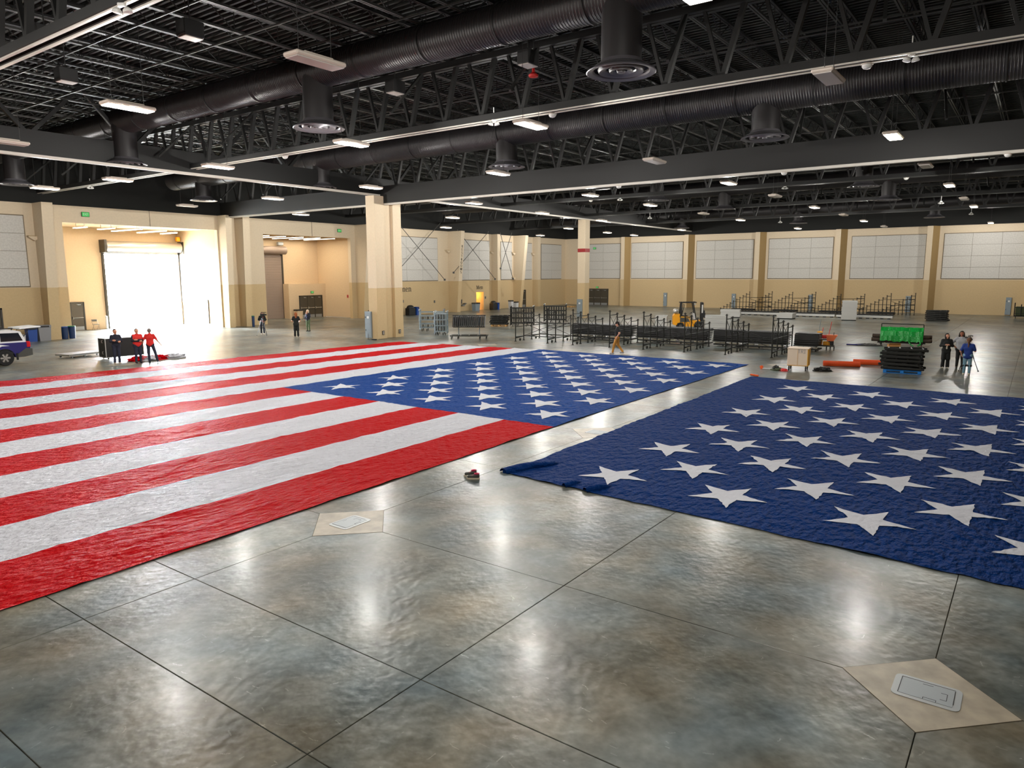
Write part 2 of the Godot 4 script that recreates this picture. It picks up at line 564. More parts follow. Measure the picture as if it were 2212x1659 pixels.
func dock(w: Node3D) -> void:
	# first recess with the open roll-up door, second with the closed one; both lit by strip lights under their ceilings
	var low := MB.new()
	var up := MB.new()
	var r := structure("wall_dock")
	var xb := -63.2
	for s in [[low, 0.0, PAINT], [up, PAINT, 8.6]]:
		var m: MB = s[0]
		m.span(Vector3(xb - 0.5, s[1], -28.95), Vector3(xb, s[2], -22.9))
		m.span(Vector3(xb - 0.5, maxf(s[1], 6.32) if s[1] > 0 else s[1], -35.35), Vector3(xb, s[2] if s[1] > 0 else 0.001, -28.95))
		m.span(Vector3(xb - 0.5, s[1], -35.9), Vector3(xb, s[2], -35.35))
		m.span(Vector3(xb, s[1], -35.9), Vector3(XW - 0.4, s[2], -35.5))
		m.span(Vector3(xb, s[1], -23.2), Vector3(XW - 0.4, s[2], -22.8))
		m.span(Vector3(-63.0, s[1], -51.0), Vector3(-62.6, s[2], -39.0))
		m.span(Vector3(-62.6, s[1], -51.0), Vector3(XW - 0.4, s[2], -50.6))
		m.span(Vector3(-62.6, s[1], -39.4), Vector3(XW - 0.4, s[2], -39.0))
	low.span(Vector3(-62.6, 0, -50.6), Vector3(-61.5, PAINT - 0.12, -45.93))
	part(low, "dado", "recess", r)
	part(up, "upper_wall", "recess", r)
	var c := structure("ceiling_dock")
	var mb := MB.new()
	mb.span(Vector3(-63.7, 8.3, -35.9), Vector3(XW - 0.4, 8.6, -22.8))
	mb.span(Vector3(-63.0, 8.3, -51.0), Vector3(XW - 0.4, 8.6, -39.0))
	part(mb, "soffit", "recess", c)
	# roll-up doors
	var d := structure("door_1")
	mb = MB.new()
	for z: float in [-28.87, -35.43]:
		mb.span(Vector3(xb, 0, z - 0.09), Vector3(xb + 0.18, 6.5, z + 0.09))
	part(mb, "guide_rail", "door_frame", d)
	mb = MB.new()
	mb.tube(Vector3(xb + 0.5, 6.85, -28.95), Vector3(xb + 0.5, 6.85, -35.4), 0.42, 0.42, 24)
	part(mb, "drum_hood", "roller_silver", d)
	mb = MB.new()
	for z: float in [-28.8, -35.55]:
		mb.span(Vector3(xb, 6.3, z - 0.1), Vector3(xb + 0.95, 7.35, z + 0.1))
	part(mb, "bracket", "door_frame", d)
	mb = MB.new()
	mb.span(Vector3(xb + 0.08, 6.22, -35.35), Vector3(xb + 0.16, 6.42, -28.95))
	part(mb, "bottom_bar", "steel", d)
	mb = MB.new()
	mb.cbox(Vector3(xb + 0.6, 7.6, -35.2), Vector3(0.35, 0.4, 0.3), 0.04)
	part(mb, "motor", "yellow", d)
	mb = MB.new()
	mb.path([Vector3(xb + 0.3, 7.4, -35.48), Vector3(xb + 0.22, 2.0, -35.48)], 0.03)
	part(mb, "conduit", "steel", d)
	d = structure("door_2")
	for k in 26:
		mb = MB.new()
		mb.cbox(Vector3(-62.5, 0.13 + k * 0.245, -43.0), Vector3(0.07, 0.243, 5.9), 0.01)
		part(mb, "slat", "roller", d)
	mb = MB.new()
	mb.tube(Vector3(-62.15, 6.85, -40.0), Vector3(-62.15, 6.85, -46.2), 0.4, 0.4, 24)
	part(mb, "drum_hood", "roller", d)
	mb = MB.new()
	for z: float in [-40.0, -46.0]:
		mb.span(Vector3(-62.6, 0, z - 0.08), Vector3(-62.4, 6.5, z + 0.08))
	part(mb, "guide_rail", "door_frame", d)
	mb = MB.new()
	mb.cbox(Vector3(-62.1, 7.5, -45.6), Vector3(0.4, 0.35, 0.6), 0.05)
	part(mb, "motor", "steel", d)
	# hinged doors
	hinged_door("door_3", Vector3(xb + 0.02, 0, -26.55), PI / 2, 1, 0.95)
	hinged_door("door_4", Vector3(-61.48, 0, -48.6), PI / 2, 3, 0.93)
	hinged_door("door_5", Vector3(-50.85, 0, ZF + 0.02), 0.0, 3, 1.1)
	hinged_door("door_6", Vector3(XW + 0.02, 0, -79.7), PI / 2, 1, 1.0)
	hinged_door("door_7", Vector3(XW + 0.02, 0, -18.35), PI / 2, 1, 1.0)
	# restroom doorways: short passages behind the wall
	for q in [["passage_women", -55.35, -56.6], ["passage_men", -69.7, -71.15]]:
		var p := structure(q[0])
		mb = MB.new()
		mb.span(Vector3(-58.6, 0, q[2] - 0.1), Vector3(XW - 0.4, 2.5, q[2]))
		mb.span(Vector3(-58.6, 0, q[1]), Vector3(XW - 0.4, 2.5, q[1] + 0.1))
		mb.span(Vector3(-58.7, 0, q[2] - 0.1), Vector3(-58.6, 2.5, q[1] + 0.1))
		mb.span(Vector3(-58.7, 2.4, q[2] - 0.1), Vector3(XW - 0.4, 2.5, q[1] + 0.1))
		mb.span(Vector3(-58.7, -0.05, q[2] - 0.1), Vector3(XW - 0.39, -0.0, q[1] + 0.1))
		part(mb, "lining", "recess", p)
	# linear strip lights under the recess ceilings
	var k := 0
	for s in [[-25.2, -58.2, 1.9], [-27.1, -58.3, 2.4], [-28.9, -58.8, 4.6], [-31.3, -59.6, 4.4], [-33.3, -60.6, 2.4], [-40.8, -59.5, 4.6], [-42.6, -59.5, 4.6], [-44.6, -59.5, 4.6], [-46.6, -59.5, 4.6], [-48.4, -59.5, 4.6]]:
		var first: bool = k < 5
		var t := thing("strip_light", "lit strip light in the ceiling of the %s dock recess, %s from the left" % ["open" if first else "closed", ordinal(k if first else k - 5)], "ceiling light", Vector3(s[1], 7.98, s[0]), 0, "strip lights of the dock recesses")
		mb = MB.new()
		mb.cbox(Vector3(0, 0.03, 0), Vector3(s[2], 0.07, 0.3), 0.015)
		part(mb, "housing", "white", t)
		mb = MB.new()
		for o: float in [-0.09, 0.09]:
			mb.tube(Vector3(-s[2] / 2, -0.02, o), Vector3(s[2] / 2, -0.02, o), 0.028, 0.028, 8)
		part(mb, "tube", "tube_on", t)
		for o: float in [-0.35, 0.35]:
			mb = MB.new()
			mb.tube(Vector3(o * s[2], 0.06, 0), Vector3(o * s[2], 0.33, 0), 0.02)
			part(mb, "hanger", "steel", t)
		var l := AreaLight3D.new()
		l.name = "glow"
		l.area_size = Vector2(s[2], 0.3)
		l.light_energy = 2.4 * s[2] * (0.7 if first else 1.0)
		l.light_color = Color(1.0, 0.93, 0.82)
		l.area_range = 60.0
		l.area_attenuation = 2.0
		l.shadow_enabled = true
		t.add_child(l)
		l.position = Vector3(0, -0.07, 0)
		l.rotation.x = -PI / 2
		k += 1

func hinged_door(called: String, at: Vector3, turn: float, leaves: int, lw: float) -> void:
	var d := structure(called)
	d.position = at
	d.rotation.y = turn
	var w := leaves * lw
	var mb := MB.new()
	for x: float in [-w / 2 - 0.04, w / 2 + 0.04]:
		mb.span(Vector3(x - 0.05, 0, 0), Vector3(x + 0.05, 2.3, 0.06))
	mb.span(Vector3(-w / 2 - 0.09, 2.2, 0), Vector3(w / 2 + 0.09, 2.3, 0.06))
	for k in leaves - 1:
		var x := -w / 2 + lw * (k + 1)
		mb.span(Vector3(x - 0.02, 0, 0), Vector3(x + 0.02, 2.2, 0.055))
	part(mb, "frame", "door_frame", d)
	for k in leaves:
		var x := -w / 2 + lw * (k + 0.5)
		mb = MB.new()
		mb.cbox(Vector3(x, 1.11, 0.02), Vector3(lw - 0.05, 2.16, 0.05), 0.008)
		var leaf := part(mb, "leaf", "door_dark", d)
		mb = MB.new()
		mb.cbox(Vector3(x, 1.02, 0.09), Vector3(lw * 0.86, 0.07, 0.05), 0.015)
		mb.cbox(Vector3(x - lw * 0.4, 1.02, 0.08), Vector3(0.07, 0.2, 0.07), 0.015)
		part(mb, "push_bar", "chrome", leaf)
		mb = MB.new()
		mb.cbox(Vector3(x, 0.17, 0.048), Vector3(lw * 0.86, 0.3, 0.008), 0.002)
		part(mb, "kick_plate", "steel", leaf)
		mb = MB.new()
		mb.cbox(Vector3(x + lw * 0.15, 2.08, 0.08), Vector3(0.26, 0.07, 0.07), 0.01)
		mb.bar(Vector3(x + lw * 0.15, 2.1, 0.1), Vector3(x - lw * 0.1, 2.13, 0.18), 0.02)
		part(mb, "closer", "steel", leaf)

func build_columns() -> void:
	for c in [["column_1", -37.2, -35.8], ["column_2", -37.2, -63.2]]:
		var s := structure(c[0])
		var first: bool = c[0] == "column_1"
		for b in [["pier", 0.42, 0.45, 0.68, 9.72], ["pier", 0.42, 0.4, -0.98, 9.3], ["web", 0.18, 0.45, -0.13, 9.3]]:
			if not first and b[0] != "pier": continue
			if not first and b[3] < 0: continue
			var zc: float = b[3] if first else 0.0
			for q in [["base", "wall_low", 0.0, 3.5], ["", "wall_up", 3.5, b[4]]]:
				var mb := MB.new()
				mb.cbox(Vector3(c[1], (q[2] + q[3]) / 2, c[2] + zc), Vector3(b[1] * 2, q[3] - q[2], b[2] * 2), 0.012)
				part(mb, b[0] + ("_" + q[0] if q[0] else ""), q[1], s)
		if not first:
			var mb := MB.new()
			mb.span(Vector3(c[1] - 0.43, 6.55, c[2] - 0.46), Vector3(c[1] + 0.43, 6.9, c[2] + 0.46))
			part(mb, "painted_band", "red_paint", s)
	var t := thing("electrical_panel", "tall grey electrical panel on the near column with two beige piers", "electrical panel", Vector3(-37.62, 0.05, -34.66), 0.0)
	panel_box(t, 0.62, 1.85)
	t = thing("electrical_panel", "tall grey electrical panel on the column with a red band", "electrical panel", Vector3(-37.3, 0.05, -62.74), 0.0)
	panel_box(t, 0.62, 1.85)
	var kx := 0
	for e in [-40.48, -31.2, -21.95, -11.68, -2.5]:
		t = thing("electrical_panel", "grey electrical panel on the far wall, %s from the double doors" % ordinal(kx), "electrical panel", Vector3(e, 0.08, ZF), 0.0, "far wall electrical panels")
		panel_box(t, 0.5, 1.78)
		kx += 1

func panel_box(t: Node3D, w: float, h: float) -> void:
	var mb := MB.new()
	mb.cbox(Vector3(0, h / 2, 0.06), Vector3(w, h, 0.12), 0.012)
	part(mb, "cabinet", "grey_paint", t)
	for y in [[0.30, 0.5], [0.76, 0.4]]:
		mb = MB.new()
		mb.cbox(Vector3(0, h * y[0], 0.125), Vector3(w * 0.9, h * y[1], 0.012), 0.004)
		part(mb, "door", "grey_paint", t)
	mb = MB.new()
	mb.cbox(Vector3(0.02, h * 0.78, 0.134), Vector3(w * 0.3, 0.16, 0.004), 0.001)
	part(mb, "notice", "white", t)
	for y: float in [0.3, 0.78]:
		mb = MB.new()
		mb.cbox(Vector3(-w * 0.36, h * y, 0.14), Vector3(0.03, 0.12, 0.03), 0.006)
		part(mb, "handle", "black", t)

# ---------------------------------------------------------------- roof, trusses, ducts, lights
const TRUSS_Z: Array[float] = [5.4, -8.3, -22.0, -35.75, -49.4, -63.2, -76.9]

func build_roof() -> void:
	var c := structure("ceiling")
	var mb := MB.new()
	mb.span(Vector3(-57, 13.35, ZF - 0.4), Vector3(13.5, 13.6, 12.4))
	var z := 12.0
	while z > ZF:
		var a := z
		for s in [[0.0, 13.2, 0.09, 13.2], [0.09, 13.2, 0.13, 13.3], [0.13, 13.3, 0.24, 13.3], [0.24, 13.3, 0.28, 13.2]]:
			var d := Vector2(-s[2] + s[0], s[3] - s[1]).normalized()
			mb.quad(Vector3(XW, s[1], a - s[0]), Vector3(13.1, s[1], a - s[0]), Vector3(13.1, s[3], a - s[2]), Vector3(XW, s[3], a - s[2]), Vector3(0, -absf(d.x), d.y * 1.0).normalized())
		z -= 0.28
	part(mb, "deck", "deck", c)
	# open web joists between the trusses
	var span := 13.7
	var chord := MB.new()
	for o: float in [-0.045, 0.045]:
		chord.span(Vector3(o - 0.03, 12.45, -span / 2), Vector3(o + 0.03, 12.52, span / 2))
	var web := MB.new()
	for o: float in [-0.045, 0.045]:
		web.span(Vector3(o - 0.035, 13.1, -span / 2), Vector3(o + 0.035, 13.18, span / 2))
	var n := 16
	for k in n:
		var z0 := -span / 2 + span * k / n
		var z1 := -span / 2 + span * (k + 1) / n
		web.bar(Vector3(0, 12.5 if k % 2 == 0 else 13.12, z0), Vector3(0, 13.12 if k % 2 == 0 else 12.5, z1), 0.03)
		if k % 2 == 1:
			web.bar(Vector3(0, 12.5, z1), Vector3(0, 13.12, z1), 0.022)
	var cm := chord.mesh()
	var wm := web.mesh()
	for j in TRUSS_Z.size() + 1:
		var zc: float = (TRUSS_Z[j] if j < TRUSS_Z.size() else -90.6) + span / 2
		if j == 0: continue
		for k in 38:
			var x := XW + 0.9 + k * 1.829
			if x > 12.6: break
			var o := pin(wm, "joist", "steel_black", c, Vector3(x, 0, zc))
			pin(cm, "bottom_chord", "steel_chord", o)
	# bridging lines across the joists
	for j in TRUSS_Z.size():
		for f: float in [0.33, 0.67]:
			var zb := TRUSS_Z[j] - span * f
			if zb < ZF: continue
			mb = MB.new()
			mb.span(Vector3(XW, 12.40, zb - 0.02), Vector3(13.1, 12.45, zb + 0.02))
			part(mb, "bridging", "steel_chord", c)
	# deep trusses across the hall
	for tz in TRUSS_Z:
		var partition: bool = absf(tz + 35.75) < 0.1
		var lo := 10.05
		mb = MB.new()
		if not partition:
			for o: float in [-0.15, 0.15]:
				mb.span(Vector3(XW, lo, tz + o - 0.09), Vector3(13.1, lo + 0.22, tz + o + 0.09))
		for o: float in [-0.12, 0.12]:
			mb.span(Vector3(XW, 12.2, tz + o - 0.09), Vector3(13.1, 12.42, tz + o + 0.09))
		var x := XW + 0.5
		var k := 0
		while x < 12.0:
			mb.bar(Vector3(x, lo + 0.1, tz), Vector3(x + 0.62, 12.3, tz), 0.17, 0.14)
			mb.bar(Vector3(x + 1.83, lo + 0.1, tz), Vector3(x + 1.2, 12.3, tz), 0.12, 0.1)
			k += 1
			x += 1.829
		part(mb, "truss", "steel_black", c)
		mb = MB.new()
		var kk := 0
		x = XW + 3.0
		while x < 12.0:
			mb.bar(Vector3(x, 12.3, tz - 0.02), Vector3(x + 0.4, lo + 0.3, tz + 2.2), 0.09)
			x += 5.487
			kk += 1
		part(mb, "truss_brace", "steel_chord", c)
		if not partition:
			mb = MB.new()
			for o: float in [-0.15, 0.15]:
				mb.span(Vector3(XW, lo - 0.035, tz + o - 0.04), Vector3(13.1, lo, tz + o + 0.04))
			part(mb, "bottom_flange", "track_white" if absf(tz + 22) < 0.1 or absf(tz + 8.3) < 0.1 else "steel_chord", c)
	# partition girders with a white track below
	mb = MB.new()
	mb.span(Vector3(XW, 9.25, -35.95), Vector3(13.1, 10.4, -35.55))
	part(mb, "partition_girder", "girder", c)
	mb = MB.new()
	mb.span(Vector3(XW, 9.13, -35.87), Vector3(13.1, 9.25, -35.63))
	part(mb, "partition_track", "track_white", c)
	mb = MB.new()
	mb.span(Vector3(-37.4, 9.85, ZF), Vector3(-37.0, 10.9, 12.0))
	part(mb, "partition_girder", "girder", c)
	mb = MB.new()
	mb.span(Vector3(-37.32, 9.73, ZF), Vector3(-37.08, 9.85, 12.0))
	part(mb, "partition_track", "track_white", c)
	# braces of the girder along the hall
	mb = MB.new()
	var zz := 4.0
	while zz > ZF + 4:
		mb.bar(Vector3(-37.2, 10.8, zz), Vector3(-37.2, 13.1, zz - 2.2), 0.16)
		mb.bar(Vector3(-37.2, 10.8, zz - 4.4), Vector3(-37.2, 13.1, zz - 2.3), 0.16)
		zz -= 4.6
	part(mb, "truss", "steel_black", c)
	# sprinkler pipes
	for s in [[-11.6, 12.3], [-15.2, 12.3], [-26.5, 12.3], [-33.0, 12.3], [-6.8, 11.6]]:
		mb = MB.new()
		mb.tube(Vector3(XW, s[1], s[0]), Vector3(13.1, s[1], s[0]), 0.035, 0.035, 6)
		part(mb, "sprinkler_pipe", "steel_chord", c)

func build_high_bays() -> void:
	# [row from the right, x, distance down the hall, lit]
	var spots := [[0, -4.6, -3.0, 1], [0, -5.2, -12.1, 1], [0, -4.6, -19.4, 0], [0, -4.6, -28.9, 1], [0, -4.6, -37.7, 0], [0, -4.5, -46.9, 1], [0, -4.5, -56.1, 0], [0, -4.4, -62.9, 1], [0, -4.4, -84.7, 1],
		[1, -13.6, -3.0, 1], [1, -13.5, -11.1, 0], [1, -13.6, -19.7, 1], [1, -13.7, -29.1, 0], [1, -13.8, -38.4, 1], [1, -13.8, -46.7, 0], [1, -13.8, -56.4, 1], [1, -13.7, -65.5, 0], [1, -13.7, -74.0, 1], [1, -13.7, -84.6, 0],
		[2, -21.4, -3.0, 1], [2, -21.3, -10.8, 1], [2, -20.7, -18.5, 1], [2, -21.2, -28.0, 1], [2, -22.6, -39.1, 1], [2, -22.5, -47.3, 1], [2, -22.4, -56.9, 0], [2, -22.3, -65.5, 1], [2, -21.6, -81.8, 1],
		[3, -30.3, -3.0, 1], [3, -30.3, -10.9, 0], [3, -29.7, -18.8, 1], [3, -30.1, -28.2, 1], [3, -31.3, -38.6, 1], [3, -32.1, -48.1, 1], [3, -32.4, -58.1, 1], [3, -32.4, -76.1, 1],
		[4, -38.0, -3.0, 1], [4, -37.7, -18.3, 1], [4, -39.3, -28.5, 1], [4, -40.7, -47.3, 1], [4, -40.8, -66.1, 1], [4, -41.4, -75.7, 1], [4, -41.6, -83.0, 1],
		[5, -44.4, -17.6, 1], [5, -48.1, -27.9, 0], [5, -47.8, -37.2, 1], [5, -49.7, -56.7, 1], [5, -50.9, -75.8, 1]]
	var seen := {}
	for s in spots:
		var lit: bool = s[3] == 1
		var key := "%d" % s[0]
		var k: int = seen.get(key, 0)
		seen[key] = k + 1
		var t := thing("high_bay_light", "%s high bay light, %s of the %s row from the dock wall" % ["lit white" if lit else "unlit pale", ordinal(k), ordinal(5 - s[0])], "ceiling light", Vector3(s[1], 9.13, s[2]), 0, "high bay lights")
		var mb := MB.new()
		mb.cbox(Vector3(0, 0.06, 0), Vector3(0.5, 0.1, 1.38), 0.03)
		mb.cbox(Vector3(0, 0.13, 0), Vector3(0.3, 0.06, 0.8), 0.015)
		part(mb, "housing", "housing", t)
		mb = MB.new()
		mb.cbox(Vector3(0, -0.002, 0), Vector3(0.42, 0.03, 1.3), 0.01)
		part(mb, "lens", "lens_on" if lit else "lens_off", t)
		mb = MB.new()
		for o: float in [-0.45, 0.45]:
			mb.tube(Vector3(0, 0.15, o), Vector3(0, 4.09, o), 0.008, 0.008, 4)
		part(mb, "cable", "cable", t)
		if lit:
			var l := OmniLight3D.new()
			l.name = "glow"
			l.light_energy = LAMP
			l.light_color = Color(1.0, 0.985, 0.96)
			l.light_size = 0.12
			l.omni_range = 150.0
			l.omni_attenuation = 2.0
			l.shadow_enabled = true
			t.add_child(l)
			l.position = Vector3(0, -0.14, 0)

func build_ducts() -> void:
	var runs := [[-18.45, 11.9, 0.58, [-9.75, -22.4, -37.0, -50.5], "nearest big black spiral air duct crossing the ceiling", true], [-30.7, 11.6, 0.7, [-9.6, -22.7, -37.3, -50.6], "second big black spiral air duct, above the first white partition track", true], [-51.5, 11.6, 0.6, [-9.7, -24.0, -38.0], "black air duct just beyond the white partition track", false], [-62.0, 11.6, 0.6, [-9.9, -22.6, -38.2], "black air duct in the middle of the far half", false], [-84.5, 11.4, 0.6, [-9.2, -22.3, -36.0], "black air duct hanging closest to the far wall", false]]
	for r in runs:
		var fine: bool = r[5]
		var t := thing("air_duct", r[4], "air duct", Vector3(0, 0, r[0]), 0, "ceiling air ducts")
		var ends: float = -54.6
		var prof := []
		var x := ends
		var step := 0.1 if fine else 1.5
		while x < 12.9:
			prof.append(Vector2(r[2], x))
			if fine:
				prof.append(Vector2(r[2], x + step * 0.6))
				prof.append(Vector2(r[2] + 0.014, x + step * 0.8))
			x += step
		var mb := MB.new()
		mb.lathe(prof, 22 if fine else 14, Transform3D(Basis(Vector3(0, 1, 0), Vector3(1, 0, 0), Vector3(0, 0, -1)), Vector3(0, r[1], 0)))
		mb.tube(Vector3(ends - 0.02, r[1], 0), Vector3(ends, r[1], 0), r[2], r[2], 20)
		part(mb, "run", "duct", t)
		if fine:
			x = ends + 1.2
			while x < 12:
				mb = MB.new()
				mb.tube(Vector3(x - 0.025, r[1], 0), Vector3(x + 0.025, r[1], 0), r[2] + 0.035, r[2] + 0.035, 22)
				part(mb, "coupling", "duct_seam", t)
				x += 3.05
		for dx: float in r[3]:
			mb = MB.new()
			mb.tube(Vector3(dx, 10.1, 0), Vector3(dx, r[1], 0), 0.55 if fine else 0.5, 0.55 if fine else 0.5, 24)
			part(mb, "drop", "duct", t)
			var f := Transform3D(Basis(), Vector3(dx, 9.88, 0))
			mb = MB.new()
			mb.lathe([Vector2(0.56, 0.3), Vector2(0.62, 0.2), Vector2(0.93, 0.03), Vector2(0.95, 0.0), Vector2(0.93, -0.015), Vector2(0.78, 0.02), Vector2(0.74, 0.06)], 32, f)
			mb.lathe([Vector2(0.64, 0.08), Vector2(0.6, 0.0), Vector2(0.42, 0.06), Vector2(0.4, 0.1)], 32, f)
			mb.lathe([Vector2(0.34, 0.08), Vector2(0.31, 0.0), Vector2(0.17, 0.05)], 24, f)
			mb.lathe([Vector2(0.13, 0.06), Vector2(0.11, -0.01), Vector2(0.0, -0.015)], 16, f)
			var df := part(mb, "diffuser", "diffuser", t)
			mb = MB.new()
			mb.tube(Vector3(dx, 10.0, 0), Vector3(dx, 10.02, 0), 0.76, 0.76, 24)
			part(mb, "throat", "diffuser_dark", df)

# ---------------------------------------------------------------- the two flags
var crease := FastNoiseLite.new()
var ripple := FastNoiseLite.new()

func fold(x: float, z: float) -> float:
	# small ridges of the loose cloth, a centimetre or two high
	if x > -10.35:
		var q := x      # the second flag is rumpled across, not along
		x = z + 200.0
		z = q * 0.8
	var a := 1.0 - absf(crease.get_noise_2d(x * 1.0, z * 0.4)) * 2.4
	var b := ripple.get_noise_2d(x, z * 0.6)
	var c := 1.0 - absf(crease.get_noise_2d(x * 2.3 + 40.0, z * 1.3)) * 2.4
	return 0.016 + 0.018 * maxf(a, 0.0) ** 4 + 0.006 * b + 0.008 * maxf(c, 0.0) ** 4

func sheet(f: Callable, nu: int, nv: int) -> MB:
	# f(u, v) gives x and z of the cloth in Vector2; the height comes from fold()
	var mb := MB.new()
	var p: Array[Vector3] = []
	var m: Array[Vector3] = []
	for j in nv + 1:
		for i in nu + 1:
			var q: Vector2 = f.call(float(i) / nu, float(j) / nv)
			var h := fold(q.x, q.y)
			var e := 0.06
			p.append(Vector3(q.x, h, q.y))
			m.append(Vector3((h - fold(q.x + e, q.y)) / e, 1, (h - fold(q.x, q.y + e)) / e).normalized())
	for j in nv:
		for i in nu:
			var k := j * (nu + 1) + i
			mb.quads(p[k], p[k + 1], p[k + nu + 2], p[k + nu + 1], m[k], m[k + 1], m[k + nu + 2], m[k + nu + 1])
	return mb

func star_mesh(cx: float, cz: float, r: float, seed_: int) -> MB:
	var mb := MB.new()
	var g := RandomNumberGenerator.new()
	g.seed = seed_
	var ring: Array[Vector2] = []
	for k in 10:
		var a := TAU * k / 10.0
		var q := Vector2.from_angle(a) * (r if k % 2 == 0 else r * 0.382)
		ring.append(q)
	# the sewn edge wanders a little
	var edge: Array[Vector2] = []
	var n := 6
	for k in 10:
		for i in n:
			var q := ring[k].lerp(ring[(k + 1) % 10], float(i) / n)
			if i > 0: q += Vector2(g.randf_range(-1, 1), g.randf_range(-1, 1)) * 0.012
			edge.append(q)
	for k in edge.size():
		var a := edge[k]
		var b := edge[(k + 1) % edge.size()]
		var steps := 4
		for s in steps:
			var c := []
			for t in [[a, s], [b, s], [b, s + 1], [a, s + 1]]:
				var q: Vector2 = t[0] * (float(t[1]) / steps)
				var x := cx + q.x
				var z := cz + q.y
				var h := fold(x, z)
				c.append(Vector3(x, h + 0.011, z))
				c.append(Vector3((h - fold(x + 0.04, z)) / 0.04, 1, (h - fold(x, z + 0.04)) / 0.04).normalized())
			mb.quads(c[0], c[2], c[4], c[6], c[1], c[3], c[5], c[7])
	return mb

func near_edge(z: float) -> float:
	return lerpf(-10.86, -11.24, clampf(-z / 20.0, 0, 1)) + 0.03 * ripple.get_noise_2d(3.0, z * 0.5)

func far_edge(z: float) -> float:
	return lerpf(-35.35, -34.2, clampf((-z - 11.5) / 23.0, 0, 1)) + 0.12 * ripple.get_noise_2d(9.0, z * 0.6)

func build_flags() -> void:
	crease.seed = 3
	crease.frequency = 0.55
	crease.fractal_octaves = 3
	ripple.seed = 8
	ripple.frequency = 1.3
	ripple.fractal_octaves = 2
	var t := thing("striped_flag", "giant flag spread on the floor with red and white stripes and fifty stars", "flag")
	var zu := -17.4
	for s in 13:
		var z0 := 9.0
		var z1: float = zu if s < 7 else lerpf(-35.15, -34.2, (s - 6) / 6.0)
		var f := func(u: float, v: float) -> Vector2:
			var z := lerpf(z0, z1, v)
			if v > 0.999: z += 0.12 * ripple.get_noise_2d((s + u) * 1.4, 5.0) if s >= 7 else 0.0
			return Vector2(lerpf(near_edge(z), far_edge(z), (s + u) / 13.0), z)
		part(sheet(f, 14, int((z0 - z1) / 0.16)), "stripe", "flag_red" if s % 2 == 0 else "flag_white", t)
	var un := func(u: float, v: float) -> Vector2:
		var z := lerpf(zu, -35.15, v)
		return Vector2(lerpf(near_edge(z), lerpf(near_edge(z), far_edge(z), 7.0 / 13.0), u), z)
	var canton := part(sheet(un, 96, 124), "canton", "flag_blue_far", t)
	for c in 11:
		for r in 9:
			if (c + r) % 2 == 0:
				part(star_mesh(-12.33 - 1.232 * r, -18.88 - 1.484 * c, 0.8, c * 20 + r), "star", "flag_star", canton)
	t = thing("starry_flag", "blue starry corner of a second giant flag lying beside the striped one", "flag")
	var f2 := func(u: float, v: float) -> Vector2:
		var x := lerpf(-9.5, 5.2, u)
		var z := lerpf(-12.62 + 0.058 * (x + 9.45), -30.98, v)
		x += lerpf(0.06, -0.3, v) * (1 - u) + 0.05 * ripple.get_noise_2d(z * 0.6, 2.0) * (1 - u)
		if v < 0.01: z += 0.05 * ripple.get_noise_2d(x * 1.1, 7.0)
		return Vector2(x, z)
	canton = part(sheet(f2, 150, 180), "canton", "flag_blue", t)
	for c in 11:
		for r in 9:
			if (c + r) % 2 == 0:
				part(star_mesh(-7.3 + 1.28 * r, -13.84 - 1.489 * c, 0.8, 900 + c * 20 + r), "star", "flag_star", canton)
	# turned-up corner and humps along the hem: arched strips of the same cloth
	for w in [["turned_corner", V(-9.47, 0.012, -12.62), V(-9.0, 0.012, -14.15), 0.34, 0.13, 0.95], ["turned_corner", V(-9.3, 0.05, -13.2), V(-8.85, 0.03, -14.0), 0.26, 0.14, 0.6], ["hem_fold", V(-7.78, 0.012, -12.5), V(-7.62, 0.02, -13.0), 0.16, 0.09, 1.0], ["hem_fold", V(-7.25, 0.012, -12.47), V(-6.95, 0.02, -13.1), 0.2, 0.1, 1.0], ["hem_fold", V(-9.5, 0.012, -12.66), V(-9.2, 0.02, -12.8), 0.14, 0.08, 1.0]]:
		var mb := MB.new()
		var d: Vector3 = (w[2] - w[1]).normalized()
		var side := d.cross(Vector3.UP).normalized()
		var at := func(i: int, j: int) -> Vector3:
			var u := i / 10.0
			var v := j / 8.0
			var taper := sin(PI * clampf(u * 0.75 + 0.25, 0, 1)) ** 0.7
			var an := PI * v * 1.15
			return w[1].lerp(w[2], u) + side * (-cos(an) * 0.5) * w[3] * taper * (1 + 0.15 * ripple.get_noise_2d(i * 0.4, j * 0.3)) + Vector3.UP * sin(an) * w[4] * taper * w[5]
		for i in 10:
			for j in 8:
				var a: Vector3 = at.call(i, j)
				var b: Vector3 = at.call(i + 1, j)
				var c: Vector3 = at.call(i + 1, j + 1)
				var e: Vector3 = at.call(i, j + 1)
				var m := (b - a).cross(e - a)
				if m.length() < 1e-9: m = (c - b).cross(e - b)
				m = m.normalized()
				if m.y < 0: m = -m
				mb.quad(a, b, c, e, m)
		part(mb, w[0], "flag_blue", t)

# ---------------------------------------------------------------- goods standing about the hall
func V(x: float, y: float, z: float) -> Vector3:
	return Vector3(x, y, z)

func caster(mb: MB, at: Vector3, r := 0.06) -> void:
	mb.tube(at + V(-0.02, r, 0), at + V(0.02, r, 0), r, r, 12)
	mb.box(at + V(0, r * 1.7, 0), V(0.06, r * 0.9, 0.07))

func build_goods() -> void:
	bleachers()
	far_bleachers()
	forklift()
	deck_stacks()
	racks()
	frame_stacks()
	carts()
	bins()
	loose_things()
	suv()

